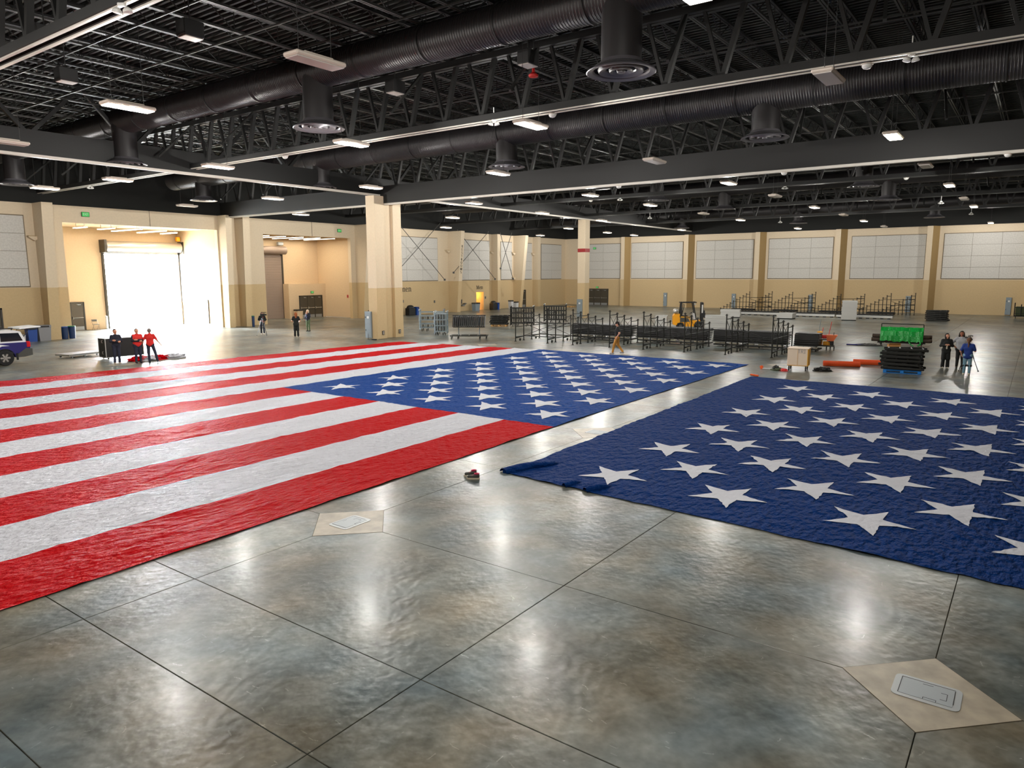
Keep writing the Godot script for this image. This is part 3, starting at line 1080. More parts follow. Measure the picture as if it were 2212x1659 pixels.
func side_frame(t: Node3D, steps: int, run: float, hi: float, drop: float, at: Vector3, dir: Vector3, m: String, deep := true) -> void:
	# stair-stepped side frame: posts that get lower along dir, joined by rails and crosses
	for k in steps:
		var p := at + dir * run * k
		var h := hi - drop * k
		var mb := MB.new()
		mb.tube(p + V(0, 0.04, 0), p + V(0, h, 0), 0.036, 0.036, 8)
		mb.box(p + V(0, h + 0.01, 0), V(0.14, 0.03, 0.1))
		mb.box(p + V(0, h + 0.05, 0), V(0.03, 0.06, 0.16))
		mb.box(p + V(0, 0.02, 0), V(0.11, 0.04, 0.11))
		part(mb, "post", m, t)
		if k == steps - 1: break
		var q := p + dir * run
		var ys := [h - drop - 0.03]
		if deep:
			ys.append(0.3)
			if h > 1.2: ys.append(0.98)
		else:
			var y := 0.55
			while y < h - drop - 0.1:
				ys.append(y)
				y += 0.55
		for y: float in ys:
			mb = MB.new()
			mb.tube(p + V(0, y, 0), q + V(0, y, 0), 0.026, 0.026, 6)
			part(mb, "rail", m, t)
		if deep and k < 3:
			mb = MB.new()
			mb.tube(p + V(0, h - drop - 0.05, 0), q + V(0, 1.0, 0), 0.013, 0.013, 5)
			mb.tube(p + V(0, 1.0, 0), q + V(0, h - drop - 0.05, 0), 0.013, 0.013, 5)
			part(mb, "cross_brace", m, t)
		if deep and k % 2 == 0:
			mb = MB.new()
			mb.bar(p + V(0, 0.24, 0), q + V(0, 0.3, 0), 0.07, 0.06)
			caster(mb, p.lerp(q, 0.55) + V(0, 0.0, 0), 0.085)
			part(mb, "caster", "black_steel", t)

func bleachers() -> void:
	var names := ["front row, first from the left", "front row, second from the left", "front row, third from the left", "front row, by the laundry cart"]
	var xs := [[-27.95, -25.4], [-23.5, -20.9], [-18.65, -16.1], [-13.7, -11.2]]
	for u in 4:
		var x0: float = xs[u][0]
		var x1: float = xs[u][1]
		var t := thing("bleacher_frame", "black steel bleacher frame on casters, " + names[u], "bleacher frame", V(x0, 0, -38.7), 0, "bleacher frames of the front row")
		var w := x1 - x0
		side_frame(t, 5, 0.95, 2.17, 0.18, Vector3.ZERO, V(0, 0, -1), "black_steel")
		side_frame(t, 5, 0.95, 2.17, 0.18, V(w, 0, 0), V(0, 0, -1), "black_steel")
		for z in [[-0.95, 1.25], [-0.95, 0.32], [-2.85, 1.1], [-2.85, 0.3]]:
			var mb := MB.new()
			mb.tube(V(0, z[1], z[0]), V(w, z[1], z[0]), 0.032, 0.032, 6)
			part(mb, "stretcher", "black_steel", t)
		for z: float in [-0.95, -2.85]:
			var mb := MB.new()
			mb.tube(V(0, 0.32, z), V(w, 1.2, z), 0.016, 0.016, 5)
			mb.tube(V(0, 1.2, z), V(w, 0.32, z - 0.02), 0.016, 0.016, 5)
			part(mb, "cross_brace", "black_steel", t)
	# folded black seat decks lying between the frames
	var k := 0
	for d in [[-26.2, -21.6, "by the left frames"], [-21.2, -16.4, "behind the walking man"], [-16.0, -11.6, "before the grey deck panels"], [-11.2, -9.9, "beside the yellow cleaning cart"]]:
		var t := thing("folded_bleacher", "folded black bleacher deck with stacked seat planks, %s" % d[2], "bleacher", V((d[0] + d[1]) / 2, 0, -43.5), 0, "folded bleacher decks")
		var w: float = d[1] - d[0]
		for y in 7:
			var mb := MB.new()
			mb.cbox(V(0, 0.34 + y * 0.11, -0.05 * y + 0.25), V(w, 0.06, 0.9), 0.012)
			part(mb, "seat_plank", "black", t)
		var mb := MB.new()
		mb.cbox(V(0, 0.66, 0.5), V(w, 0.62, 0.03), 0.006)
		part(mb, "riser_board", "black", t)
		mb = MB.new()
		for i in 5:
			mb.tube(V(-w / 2 + w * (i + 0.1) / 5, 0.22, 0.42), V(-w / 2 + w * (i + 0.8) / 5, 0.22, 0.42), 0.05, 0.05, 8)
		part(mb, "roller", "cream", t)
		mb = MB.new()
		mb.cbox(V(0, 0.13, 0), V(w, 0.08, 1.0), 0.01)
		for i in 4:
			caster(mb, V(-w / 2 + w * (i + 0.5) / 4, 0, 0.3), 0.06)
			caster(mb, V(-w / 2 + w * (i + 0.5) / 4, 0, -0.3), 0.06)
		part(mb, "skid", "black_steel", t)
		k += 1

func far_bleachers() -> void:
	var where := ["leftmost by the far wall, behind the forklift", "second from the left by the far wall", "third by the far wall, behind the tall deck stack", "rightmost by the far wall"]
	var xa := [-27.15, -22.35, -17.3, -12.45]
	for u in 4:
		var t := thing("bleacher_frame", "black steel stair-stepped bleacher frame, " + where[u], "bleacher frame", V(xa[u], 0, -84.0), 0, "bleacher frames by the far wall")
		var hi := 2.25 if u != 2 else 2.1
		side_frame(t, 10, 0.37, hi, 0.215, Vector3.ZERO, V(-1, 0, 0.05).normalized(), "black_steel", false)
		var o := V(2.0, 0, -1.9)
		side_frame(t, 10, 0.37, hi, 0.215, o, V(-1, 0, 0.05).normalized(), "black_steel", false)
		for y: float in [1.62, 0.5, 1.05]:
			var mb := MB.new()
			mb.tube(V(0, y, 0), o + V(0, y, 0), 0.03, 0.03, 6)
			part(mb, "stretcher", "black_steel", t)
		var mb := MB.new()
		mb.tube(V(0, 0.5, 0), o + V(0, 1.5, 0), 0.018, 0.018, 5)
		mb.tube(V(0, 1.5, 0), o + V(0, 0.5, 0), 0.018, 0.018, 5)
		part(mb, "cross_brace", "black_steel", t)
		mb = MB.new()
		mb.cbox(V(-1.0, 0.2, -1.0), V(2.6, 0.2, 1.0), 0.03)
		part(mb, "folded_seat", "black", t)
	# long pale rails laid on the floor before them
	var k := 0
	for r in [[-27.2, -22.0], [-21.6, -16.4], [-16.2, -11.2]]:
		var t := thing("floor_rail", "long pale metal rail lying before the far bleacher frames, %s piece" % ["left", "middle", "right"][k], "rail", V((r[0] + r[1]) / 2, 0, -77.4), 0.06, "rails on the floor")
		var mb := MB.new()
		mb.cbox(V(0, 0.19, 0), V(r[1] - r[0], 0.22, 0.5), 0.02)
		part(mb, "beam", "alu_edge", t)
		for i in 8:
			mb = MB.new()
			mb.box(V(lerpf(r[0], r[1], (i + 0.5) / 8) - (r[0] + r[1]) / 2, 0.04, 0.1), V(0.25, 0.08, 0.4))
			part(mb, "foot", "black", t)
		mb = MB.new()
		mb.cbox(V(0, 0.36, -0.3), V(r[1] - r[0], 0.12, 0.3), 0.02)
		part(mb, "top_rail", "black", t)
		k += 1

func forklift() -> void:
	var t := thing("forklift", "yellow forklift truck with black overhead guard behind the bleacher frames", "forklift", V(-22.75, 0, -55.4), 0.5)
	# local +X is the mast end
	var mb := MB.new()
	mb.prism(PackedVector2Array([Vector2(-1.25, 0.35), Vector2(-1.25, 1.05), Vector2(-1.15, 1.2), Vector2(-0.75, 1.22), Vector2(-0.7, 0.85), Vector2(0.55, 0.7), Vector2(0.85, 0.75), Vector2(0.9, 0.35), Vector2(0.75, 0.22), Vector2(-0.35, 0.22), Vector2(-0.45, 0.5), Vector2(-0.9, 0.5), Vector2(-1.0, 0.3)]), -0.5, 0.5)
	part(mb, "body", "yellow", t)
	mb = MB.new()
	mb.prism(PackedVector2Array([Vector2(-0.72, 0.55), Vector2(-0.72, 0.98), Vector2(-0.1, 0.92), Vector2(0.05, 0.6)]), -0.51, 0.51)
	part(mb, "side_cover", "grey_dark", t)
	mb = MB.new()
	mb.prism(PackedVector2Array([Vector2(-0.66, 0.93), Vector2(-0.66, 1.02), Vector2(0.1, 0.98), Vector2(0.05, 0.86)]), -0.515, 0.515)
	part(mb, "stripe", "yellow_dark", t)
	mb = MB.new()
	for z: float in [-0.46, 0.46]:
		mb.bar(V(-0.72, 0.95, z), V(-0.62, 2.1, z), 0.09)
		mb.bar(V(0.55, 0.75, z), V(0.28, 2.1, z), 0.08)
		mb.bar(V(-0.75, 2.12, z), V(0.55, 2.14, z), 0.08)
		mb.bar(V(-0.62, 0.95, z), V(-0.4, 2.0, z), 0.05)
	for i in 7:
		mb.bar(V(-0.7 + i * 0.2, 2.14, -0.46), V(-0.7 + i * 0.2, 2.14, 0.46), 0.04)
	part(mb, "overhead_guard", "black", t)
	mb = MB.new()
	for z: float in [-0.36, -0.24, 0.24, 0.36]:
		mb.span(V(0.92, 0.12, z - 0.05), V(1.1, 2.12, z + 0.05))
	for y: float in [0.5, 1.2, 1.7, 2.08]:
		mb.span(V(0.95, y - 0.06, -0.36), V(1.07, y + 0.06, 0.36))
	mb.span(V(0.98, 0.5, -0.1), V(1.05, 2.0, 0.1))
	part(mb, "mast", "black", t)
	mb = MB.new()
	mb.span(V(0.96, 1.3, 0.41), V(1.06, 1.95, 0.415))
	part(mb, "lettering_strip", "white", t)
	mb = MB.new()
	mb.span(V(1.1, 0.95, -0.5), V(1.2, 1.5, 0.5))
	for z: float in [-0.3, 0.3]:
		mb.span(V(1.2, 0.9, z - 0.06), V(1.26, 1.3, z + 0.06))
		mb.span(V(1.2, 0.9, z - 0.06), V(1.75, 0.94, z + 0.06))
	part(mb, "fork_carriage", "black", t)
	for w in [[-0.68, 0.27, 0.46], [0.72, 0.33, 0.46]]:
		for s: float in [-1.0, 1.0]:
			mb = MB.new()
			mb.lathe([Vector2(0.06, -0.09), Vector2(w[1] - 0.03, -0.1), Vector2(w[1], -0.07), Vector2(w[1], 0.07), Vector2(w[1] - 0.03, 0.1), Vector2(0.06, 0.09)], 18, Transform3D(Basis(Vector3.RIGHT, PI / 2), V(w[0], w[1], s * w[2])))
			var wh := part(mb, "wheel", "rubber", t)
			mb = MB.new()
			mb.tube(V(w[0], w[1], s * (w[2] + 0.06)), V(w[0], w[1], s * (w[2] + 0.11)), w[1] * 0.5, w[1] * 0.4, 14)
			part(mb, "hub", "grey_dark", wh)
	mb = MB.new()
	mb.tube(V(-1.05, 1.42, -0.38), V(-1.05, 1.42, 0.38), 0.19, 0.19, 18)
	mb.ball(V(-1.05, 1.42, 0.38), V(0.19, 0.19, 0.1), 14)
	mb.ball(V(-1.05, 1.42, -0.38), V(0.19, 0.19, 0.1), 14)
	part(mb, "gas_tank", "chrome", t)
	mb = MB.new()
	mb.cbox(V(-0.35, 1.02, 0), V(0.5, 0.14, 0.5), 0.03)
	mb.cbox(V(-0.58, 1.28, 0), V(0.12, 0.45, 0.48), 0.03)
	part(mb, "seat", "black", t)
	mb = MB.new()
	mb.cbox(V(0.42, 0.95, 0), V(0.2, 0.6, 0.7), 0.03, Basis(Vector3.BACK, 0.25))
	part(mb, "dashboard", "grey_light", t)
	mb = MB.new()
	mb.lathe([Vector2(0.15, -0.015), Vector2(0.18, 0), Vector2(0.15, 0.015), Vector2(0.12, 0), Vector2(0.15, -0.015)], 16, Transform3D(Basis(Vector3.BACK, 0.6), V(0.2, 1.3, 0)))
	mb.tube(V(0.2, 1.3, 0), V(0.38, 1.1, 0), 0.025)
	part(mb, "steering_wheel", "black", t)
	mb = MB.new()
	for z: float in [-0.3, 0.3]:
		mb.ball(V(0.45, 1.98, z), V(0.06, 0.07, 0.07), 10)
	part(mb, "work_lamp", "grey_light", t)

func deck_stacks() -> void:
	# [x, z, turn, width, depth, panels, thickness, where]
	var stacks := [[-20.5, -55.9, 0.35, 1.95, 1.3, 9, 0.115, "the stack beside the forklift mast"], [-25.0, -55.2, 0.35, 0.95, 1.2, 8, 0.115, "the narrow stack left of the forklift"], [-25.1, -72.0, 0.25, 1.9, 1.3, 6, 0.12, "the stack left of the far floor rails"], [-19.9, -73.0, 0.0, 1.5, 1.3, 4, 0.12, "the lowest grey stack"], [-14.35, -73.6, 0.2, 1.3, 1.25, 15, 0.115, "the tallest grey stack"]]
	for s in stacks:
		var g := RandomNumberGenerator.new()
		g.seed = int(s[5] * 7)
		var base := thing("low_skid", "dark low skid under %s" % s[7], "skid", V(s[0], 0, s[1]), s[2])
		var mb := MB.new()
		for z: float in [-0.4, 0, 0.4]:
			mb.cbox(V(0, 0.04, z * s[4]), V(s[3] * 0.95, 0.08, 0.12), 0.01)
		part(mb, "runner", "black", base)
		var first: Node3D = null
		for k in int(s[5]):
			var y: float = 0.081 + k * (s[6] + 0.003)
			var label := "grey deck panel, %s from the bottom of %s" % [ordinal(k), s[7]]
			var sh := Basis(Vector3.UP, s[2]) * V(g.randf_range(-0.03, 0.03), 0, g.randf_range(-0.03, 0.03))
			var at := V(s[0], y, s[1]) + sh
			if first == null:
				first = thing("deck_panel", label, "deck panel", at, s[2], "deck panels in " + s[7])
				mb = MB.new()
				mb.cbox(V(0, s[6] * 0.8, 0), V(s[3] - 0.04, s[6] * 0.4, s[4] - 0.04), 0.006)
				part(mb, "deck", "alu", first)
				mb = MB.new()
				for z: float in [-1.0, 1.0]:
					mb.cbox(V(0, s[6] * 0.5, z * (s[4] / 2 - 0.02)), V(s[3], s[6], 0.04), 0.006)
				for x: float in [-1.0, 1.0]:
					mb.cbox(V(x * (s[3] / 2 - 0.02), s[6] * 0.5, 0), V(0.04, s[6], s[4] - 0.08), 0.006)
				part(mb, "edge_frame", "alu_edge", first)
			else:
				copy(first, label, at, s[2])

func rack_cart(label: String, at: Vector3, turn: float, w: float, d: float, h: float, m: String, tiers: int) -> void:
	var t := thing("wheeled_rack", label, "wheeled rack", at, turn, "wheeled racks")
	for x: float in [-1.0, 1.0]:
		for z: float in [-1.0, 0.0, 1.0]:
			var mb := MB.new()
			mb.tube(V(x * w / 2, 0.1, z * d / 2), V(x * w / 2, h, z * d / 2), 0.03, 0.03, 8)
			part(mb, "post", m, t)
			mb = MB.new()
			mb.ball(V(x * w / 2, h + 0.05, z * d / 2), V(0.065, 0.065, 0.065), 10)
			part(mb, "knob", "chrome", t)
	for k in tiers + 1:
		var y := lerpf(0.28, h - 0.12, float(k) / tiers)
		for z: float in [-1.0, 1.0]:
			var mb := MB.new()
			mb.bar(V(-w / 2, y, z * d / 2), V(w / 2, y, z * d / 2), 0.05, 0.07)
			part(mb, "rail", m, t)
		var mb2 := MB.new()
		for x: float in [-1.0, 1.0]:
			mb2.bar(V(x * w / 2, y, -d / 2), V(x * w / 2, y, d / 2), 0.05, 0.06)
		part(mb2, "cross_rail", m, t)
		if k < tiers and k % 2 == 0 or tiers == 3:
			if k == tiers: continue
			var y1 := lerpf(0.28, h - 0.12, float(k + 1) / tiers)
			for i in 8:
				var x := lerpf(-w / 2, w / 2, (i + 1.0) / 9.0)
				for z: float in [-0.5, 0.5]:
					var mb := MB.new()
					mb.cbox(V(x, (y + y1) / 2, z * d * 0.8), V(0.055, (y1 - y) * 0.86, 0.055), 0.01)
					part(mb, "picket", "black" if i % 2 == 0 else m, t)
	var mb3 := MB.new()
	for x: float in [-0.8, -0.4, 0.4, 0.8]:
		for z: float in [-1.0, 1.0]:
			caster(mb3, V(x * w / 2, 0.0, z * d / 2), 0.09)
	part(mb3, "caster", "rubber", t)

func racks() -> void:
	rack_cart("galvanised wheeled rack of folded legs with bright round knobs", V(-38.6, 0, -42.2), 0.62, 1.9, 0.8, 1.62, "galv", 4)
	rack_cart("narrow galvanised rack of upright posts behind the black table trolley", V(-35.6, 0, -39.9), 0.62, 0.9, 1.0, 1.68, "galv", 3)
	rack_cart("black wheeled rack of folded legs left of the bleacher frames", V(-35.6, 0, -50.3), 0.5, 1.95, 0.9, 1.68, "black_steel", 3)
	rack_cart("black wheeled rack of folded legs nearer the red-banded column", V(-35.8, 0, -55.8), 0.5, 2.0, 0.9, 1.62, "black_steel", 3)
	# trolley of folded black tables
	var t := thing("table_trolley", "black wheeled trolley on two posts before the striped flag corner", "trolley", V(-31.7, 0, -38.4), 0.6)
	var mb := MB.new()
	for z: float in [-0.36, 0.36]:
		mb.bar(V(-1.3, 0.24, z), V(1.3, 0.24, z), 0.09, 0.07)
	for x: float in [-1.25, -0.6, 0.0, 0.6, 1.25]:
		mb.bar(V(x, 0.24, -0.36), V(x, 0.24, 0.36), 0.07, 0.06)
	part(mb, "base_frame", "black_steel", t)
	mb = MB.new()
	for x: float in [-1.2, -0.75, 0.75, 1.2]:
		for z: float in [-0.34, 0.34]:
			caster(mb, V(x, 0, z), 0.085)
	part(mb, "caster", "rubber", t)
	for x: float in [-0.72, 0.72]:
		mb = MB.new()
		mb.tube(V(x, 0.26, 0), V(x, 1.62, 0), 0.035, 0.035, 8)
		part(mb, "post", "grey_paint", t)
	mb = MB.new()
	mb.tube(V(-1.15, 1.62, 0), V(1.15, 1.62, 0), 0.035, 0.035, 8)
	mb.tube(V(-1.1, 0.82, 0), V(1.1, 0.82, 0), 0.03, 0.03, 8)
	part(mb, "hanging_rail", "black_steel", t)
	var first: Node3D = null
	for k in 16:
		var x := -1.08 + k * 0.142
		var at := V(-31.7, 0, -38.4) + Basis(Vector3.UP, 0.6) * V(x, 0.86, 0)
		var label := "folded black table leaf on the trolley, %s from the left" % ordinal(k)
		if first == null:
			first = thing("table_leaf", label, "table", at, 0.6, "folded table leaves on the trolley")
			mb = MB.new()
			mb.cbox(V(0.02, 0.36, 0), V(0.05, 0.74, 0.9), 0.018, Basis(Vector3.BACK, -0.08))
			part(mb, "leaf", "black", first)
			mb = MB.new()
			mb.cbox(V(0.055, 0.36, 0), V(0.02, 0.7, 0.86), 0.006, Basis(Vector3.BACK, -0.08))
			part(mb, "edge_strip", "grey_bin", first)
		else:
			copy(first, label, at, 0.6)

func pallet(label: String, at: Vector3, turn: float, m: String, w := 1.2, d := 1.0) -> void:
	var t := thing("pallet", label, "pallet", at, turn)
	for i in 6:
		var mb := MB.new()
		mb.cbox(V(0, 0.132, lerpf(-d / 2 + 0.05, d / 2 - 0.05, i / 5.0)), V(w, 0.022, 0.1), 0.004)
		part(mb, "deck_board", m, t)
	for x: float in [-1.0, 0.0, 1.0]:
		for z: float in [-1.0, 0.0, 1.0]:
			var mb := MB.new()
			mb.cbox(V(x * (w / 2 - 0.07), 0.07, z * (d / 2 - 0.06)), V(0.14, 0.1, 0.12), 0.008)
			part(mb, "block", m, t)
	for z: float in [-1.0, 0.0, 1.0]:
		var mb := MB.new()
		mb.cbox(V(0, 0.011, z * (d / 2 - 0.06)), V(w, 0.022, 0.1), 0.004)
		part(mb, "bottom_board", m, t)

func frame_stacks() -> void:
	pallet("wooden pallet under black folded frames behind the table trolley", V(-37.3, 0, -49.3), 0.5, "wood", 1.35)
	pallet("empty wooden pallet against the far end of the dock wall", V(-50.6, 0, -82.4), 0.0, "wood", 1.2)
	pallet("bright blue pallet under black folded frames by the three women", V(-4.7, 0, -36.3), 0.1, "blue_bright", 1.5)
	var stacks := [[-37.3, -49.3, 0.5, 5, 1.35, 0.15, 0.16, "on the wooden pallet"], [-4.7, -36.3, 0.1, 6, 1.5, 0.15, 0.165, "on the blue pallet"], [-7.5, -77.3, 0.0, 6, 1.6, 0.0, 0.165, "by the far wall pier"]]
	for s in stacks:
		var g := RandomNumberGenerator.new()
		g.seed = int(-s[0] * 10)
		var first: Node3D = null
		for k in int(s[3]):
			var at := V(s[0] + g.randf_range(-0.1, 0.1), s[5] + 0.002 + k * s[6], s[1] + g.randf_range(-0.05, 0.05))
			var turn: float = s[2] + g.randf_range(-0.09, 0.09)
			var label := "black folded steel frame %s, %s from the bottom of its stack" % [s[7], ordinal(k)]
			if first == null:
				first = thing("folded_trestle", label, "steel frame", at, turn, "folded frames " + s[7])
				var w: float = s[4]
				var mb := MB.new()
				for z: float in [-0.4, -0.13, 0.13, 0.4]:
					mb.tube(V(-w / 2, 0.04, z), V(w / 2, 0.04, z), 0.035, 0.035, 8)
				part(mb, "long_tube", "black_steel", first)
				mb = MB.new()
				for x: float in [-0.45, -0.15, 0.15, 0.45]:
					mb.tube(V(x * w, 0.11, -0.45), V(x * w, 0.11, 0.45), 0.032, 0.032, 8)
				part(mb, "cross_tube", "black_steel", first)
				for z: float in [-1.0, 1.0]:
					mb = MB.new()
					mb.bar(V(-w / 2, 0.1 + 0.02 * z, z * 0.44), V(w / 2, 0.1 - 0.02 * z, z * 0.45), 0.05, 0.08)
					part(mb, "side_bar", "black_steel", first)
				for x: float in [-1.0, 1.0]:
					for z: float in [-0.4, 0.4]:
						mb = MB.new()
						mb.cbox(V(x * (w / 2 + 0.05), 0.07, z), V(0.12, 0.11, 0.09), 0.02)
						part(mb, "clamp", "rubber", first)
			else:
				copy(first, label, at, turn)
	var t := thing("cardboard_box", "open cardboard box on the floor behind the blue pallet stack", "box", V(-6.6, 0, -46.8), 0.3)
	var mb := MB.new()
	for b in [[0, 0.16, 0.24, 0.62, 0.32, 0.01], [0, 0.16, -0.24, 0.62, 0.32, 0.01], [0.305, 0.16, 0, 0.01, 0.32, 0.48], [-0.305, 0.16, 0, 0.01, 0.32, 0.48], [0, 0.006, 0, 0.62, 0.012, 0.48]]:
		mb.box(V(b[0], b[1], b[2]), V(b[3], b[4], b[5]))
	part(mb, "body", "cardboard", t)
	mb = MB.new()
	mb.box(V(0, 0.36, 0.33), V(0.6, 0.01, 0.2), Basis(Vector3.RIGHT, -0.5))
	mb.box(V(-0.4, 0.36, 0), V(0.2, 0.01, 0.46), Basis(Vector3.BACK, -0.5))
	part(mb, "flap", "cardboard", t)

func carts() -> void:
	# canvas laundry cart
	var t := thing("laundry_cart", "cream canvas laundry cart with a yellow side on four casters", "laundry cart", V(-8.75, 0, -34.5), 0.12)
	var mb := MB.new()
	var w := 0.86
	var d := 0.72
	mb.box(V(0, 0.62, d / 2), V(w, 0.78, 0.03))
	mb.box(V(0, 0.62, -d / 2), V(w, 0.78, 0.03))
	mb.box(V(-w / 2, 0.62, 0), V(0.03, 0.78, d))
	mb.box(V(0, 0.24, 0), V(w, 0.03, d))
	part(mb, "canvas_body", "canvas", t)
	mb = MB.new()
	mb.box(V(w / 2 + 0.005, 0.63, 0), V(0.035, 0.8, d + 0.05))
	part(mb, "yellow_side", "yellow_dark", t, "yellow vinyl side panel")
	mb = MB.new()
	mb.cbox(V(0, 1.03, 0), V(w + 0.08, 0.04, d + 0.08), 0.012)
	part(mb, "lid_flap", "canvas", t)
	mb = MB.new()
	for z: float in [-1.0, 1.0]:
		mb = MB.new()
		mb.tube(V(-w / 2, 0.25, z * (d / 2 + 0.03)), V(w / 2, 0.25, z * (d / 2 + 0.03)), 0.022)
		part(mb, "frame_tube", "wood", t)
	mb = MB.new()
	mb.tube(V(0, 0.25, d / 2 + 0.02), V(0, 1.0, d / 2 + 0.02), 0.008)
	part(mb, "seam_cord", "wood", t)
	for x: float in [-1.0, 1.0]:
		for z: float in [-1.0, 1.0]:
			mb = MB.new()
			mb.bar(V(x * w * 0.42, 0.24, z * d * 0.42), V(x * w * 0.42, 0.1, z * d * 0.42), 0.05)
			caster(mb, V(x * w * 0.42, 0, z * d * 0.42), 0.075)
			part(mb, "caster", "rubber", t)
	words("TRI", "Droid Sans", 0.24, 0.004, "lettering", "grey_bin", t, V(0.16, 0.9, d / 2 + 0.018), 0.0)
	# cleaning cart
	t = thing("cleaning_cart", "yellow and orange cleaning cart with upright mop handles by the bleachers", "cleaning cart", V(-9.85, 0, -44.4), 0.2)
	mb = MB.new()
	mb.cbox(V(0, 0.26, 0), V(1.05, 0.07, 0.5), 0.02)
	mb.cbox(V(0.12, 0.62, 0), V(0.7, 0.05, 0.46), 0.015)
	for x: float in [-0.22, 0.45]:
		for z: float in [-0.2, 0.2]:
			mb.tube(V(x, 0.26, z), V(x, 1.02, z), 0.018)
	part(mb, "frame", "grey_dark", t)
	mb = MB.new()
	mb.lathe([Vector2(0.13, 0), Vector2(0.17, 0.34), Vector2(0.18, 0.34), Vector2(0.15, 0.02), Vector2(0.0, 0.02)], 16, Transform3D(Basis(), V(-0.3, 0.3, 0.0)))
	mb.cbox(V(0.1, 0.4, 0.05), V(0.4, 0.22, 0.36), 0.03)
	part(mb, "mop_bucket", "yellow", t)
	mb = MB.new()
	mb.cbox(V(-0.3, 0.98, 0), V(0.3, 0.2, 0.3), 0.03)
	part(mb, "caddy", "yellow", t)
	mb = MB.new()
	mb.prism(PackedVector2Array([Vector2(0.1, 0.55), Vector2(0.45, 0.55), Vector2(0.66, 0.9), Vector2(0.05, 0.9)]), -0.25, 0.25)
	part(mb, "tilting_bin", "orange_bin", t)
	mb = MB.new()
	mb.cbox(V(-0.05, 0.78, 0.08), V(0.26, 0.2, 0.24), 0.03)
	part(mb, "wringer", "red", t)
	mb = MB.new()
	mb.cbox(V(0.32, 0.42, 0.12), V(0.3, 0.22, 0.22), 0.03)
	part(mb, "black_bin", "black", t)
	for q in [["mop_handle", "galv", V(-0.42, 0.4, 0.05), V(-0.28, 1.8, 0.0)], ["broom_handle", "red", V(0.12, 0.5, -0.1), V(0.3, 1.65, -0.15)], ["brush_handle", "red", V(-0.2, 0.6, -0.1), V(-0.14, 1.3, -0.12)]]:
		mb = MB.new()
		mb.tube(q[2], q[3], 0.018, 0.016, 8)
		part(mb, q[0], q[1], t)
	mb = MB.new()
	for x: float in [-0.45, 0.1, 0.3, 0.5]:
		caster(mb, V(x, 0, 0.2), 0.085)
		caster(mb, V(x, 0, -0.2), 0.085)
	part(mb, "caster", "rubber", t)
	# rack under a green tarpaulin
	t = thing("carpet_rack", "long low steel rack loaded with dark carpet rolls", "rack", V(-6.65, 0, -49.9), 0.1)
	mb = MB.new()
	for x: float in [-1.15, 1.15]:
		mb.tube(V(x, 0.12, -0.2), V(x, 1.3, -0.2), 0.03)
		mb.bar(V(x, 0.14, -0.45), V(x, 0.14, 0.45), 0.06)
	mb.tube(V(-1.15, 1.3, -0.2), V(1.15, 1.3, -0.2), 0.03)
	mb.bar(V(-1.3, 0.17, 0.3), V(1.3, 0.17, 0.3), 0.06)
	mb.bar(V(-1.3, 0.17, -0.3), V(1.3, 0.17, -0.3), 0.06)
	part(mb, "frame", "black_steel", t)
	mb = MB.new()
	for x: float in [-1.1, 1.1]:
		for z: float in [-0.3, 0.3]:
			caster(mb, V(x, 0, z), 0.07)
	part(mb, "caster", "rubber", t)
	var n := 0
	for r in [[0.33, -0.22, 3.1], [0.33, 0.02, 3.3], [0.33, 0.26, 3.2], [0.55, -0.1, 3.25], [0.55, 0.14, 3.0]]:
		var c := thing("carpet_roll", "dark brown carpet roll under the green sheet, %s" % ["back of the bottom layer", "middle of the bottom layer", "front of the bottom layer", "back of the top layer", "front of the top layer"][n], "carpet roll", V(-6.65, r[0], -49.9 + r[1]), 0.1, "carpet rolls on the rack")
		mb = MB.new()
		mb.tube(V(-r[2] / 2, 0, 0), V(r[2] / 2, 0, 0), 0.115, 0.115, 14)
		part(mb, "roll", "carpet_roll", c)
		mb = MB.new()
		mb.tube(V(-r[2] / 2 - 0.01, 0, 0), V(r[2] / 2 + 0.01, 0, 0), 0.03, 0.03, 8)
		part(mb, "core", "cardboard", c)
		n += 1
	t = thing("tarpaulin", "shiny green plastic sheet draped over the carpet rack", "tarpaulin", V(-6.65, 0, -49.9), 0.1)
	mb = MB.new()
	var sec := [Vector2(0.5, 0.28), Vector2(0.47, 0.6), Vector2(0.4, 0.9), Vector2(0.12, 1.12), Vector2(-0.14, 1.1), Vector2(-0.42, 0.8), Vector2(-0.46, 0.35)]
	var g := FastNoiseLite.new()
	g.seed = 77
	g.frequency = 1.6
	var pt := func(i: int, j: int) -> Vector3:
		var x := lerpf(-1.16, 1.16, i / 30.0)
		var s: Vector2 = sec[j]
		var o := g.get_noise_2d(x * 1.5, j * 0.9) * 0.1
		return V(x + 0.03 * o, s.y + o * (1.2 if j == 0 else 0.5), s.x + o * 0.7)
	for i in 30:
		for j in sec.size() - 1:
			var a: Vector3 = pt.call(i, j)
			var b: Vector3 = pt.call(i + 1, j)
			var c: Vector3 = pt.call(i + 1, j + 1)
			var e: Vector3 = pt.call(i, j + 1)
			var m := (b - a).cross(e - a).normalized()
			if m.dot(a - V(a.x, 0.5, 0)) < 0: m = -m
			mb.quad(a, b, c, e, m)
	part(mb, "sheet", "tarp", t)
	mb = MB.new()
	mb.path([V(1.0, 0.4, 0.5), V(1.05, 0.15, 0.58), V(0.9, 0.06, 0.66)], 0.05)
	part(mb, "loose_tail", "tarp", t)
	mb = MB.new()
	mb.path([V(0.4, 0.3, 0.52), V(0.55, 0.1, 0.6), V(0.7, 0.05, 0.66)], 0.03)
	part(mb, "loose_tail", "tarp", t)
	# olive crate cart at the far right
	t = thing("crate_cart", "olive wheeled cart with upright stakes against the far wall", "cart", V(-0.6, 0, -85.2), 0.0)
	mb = MB.new()
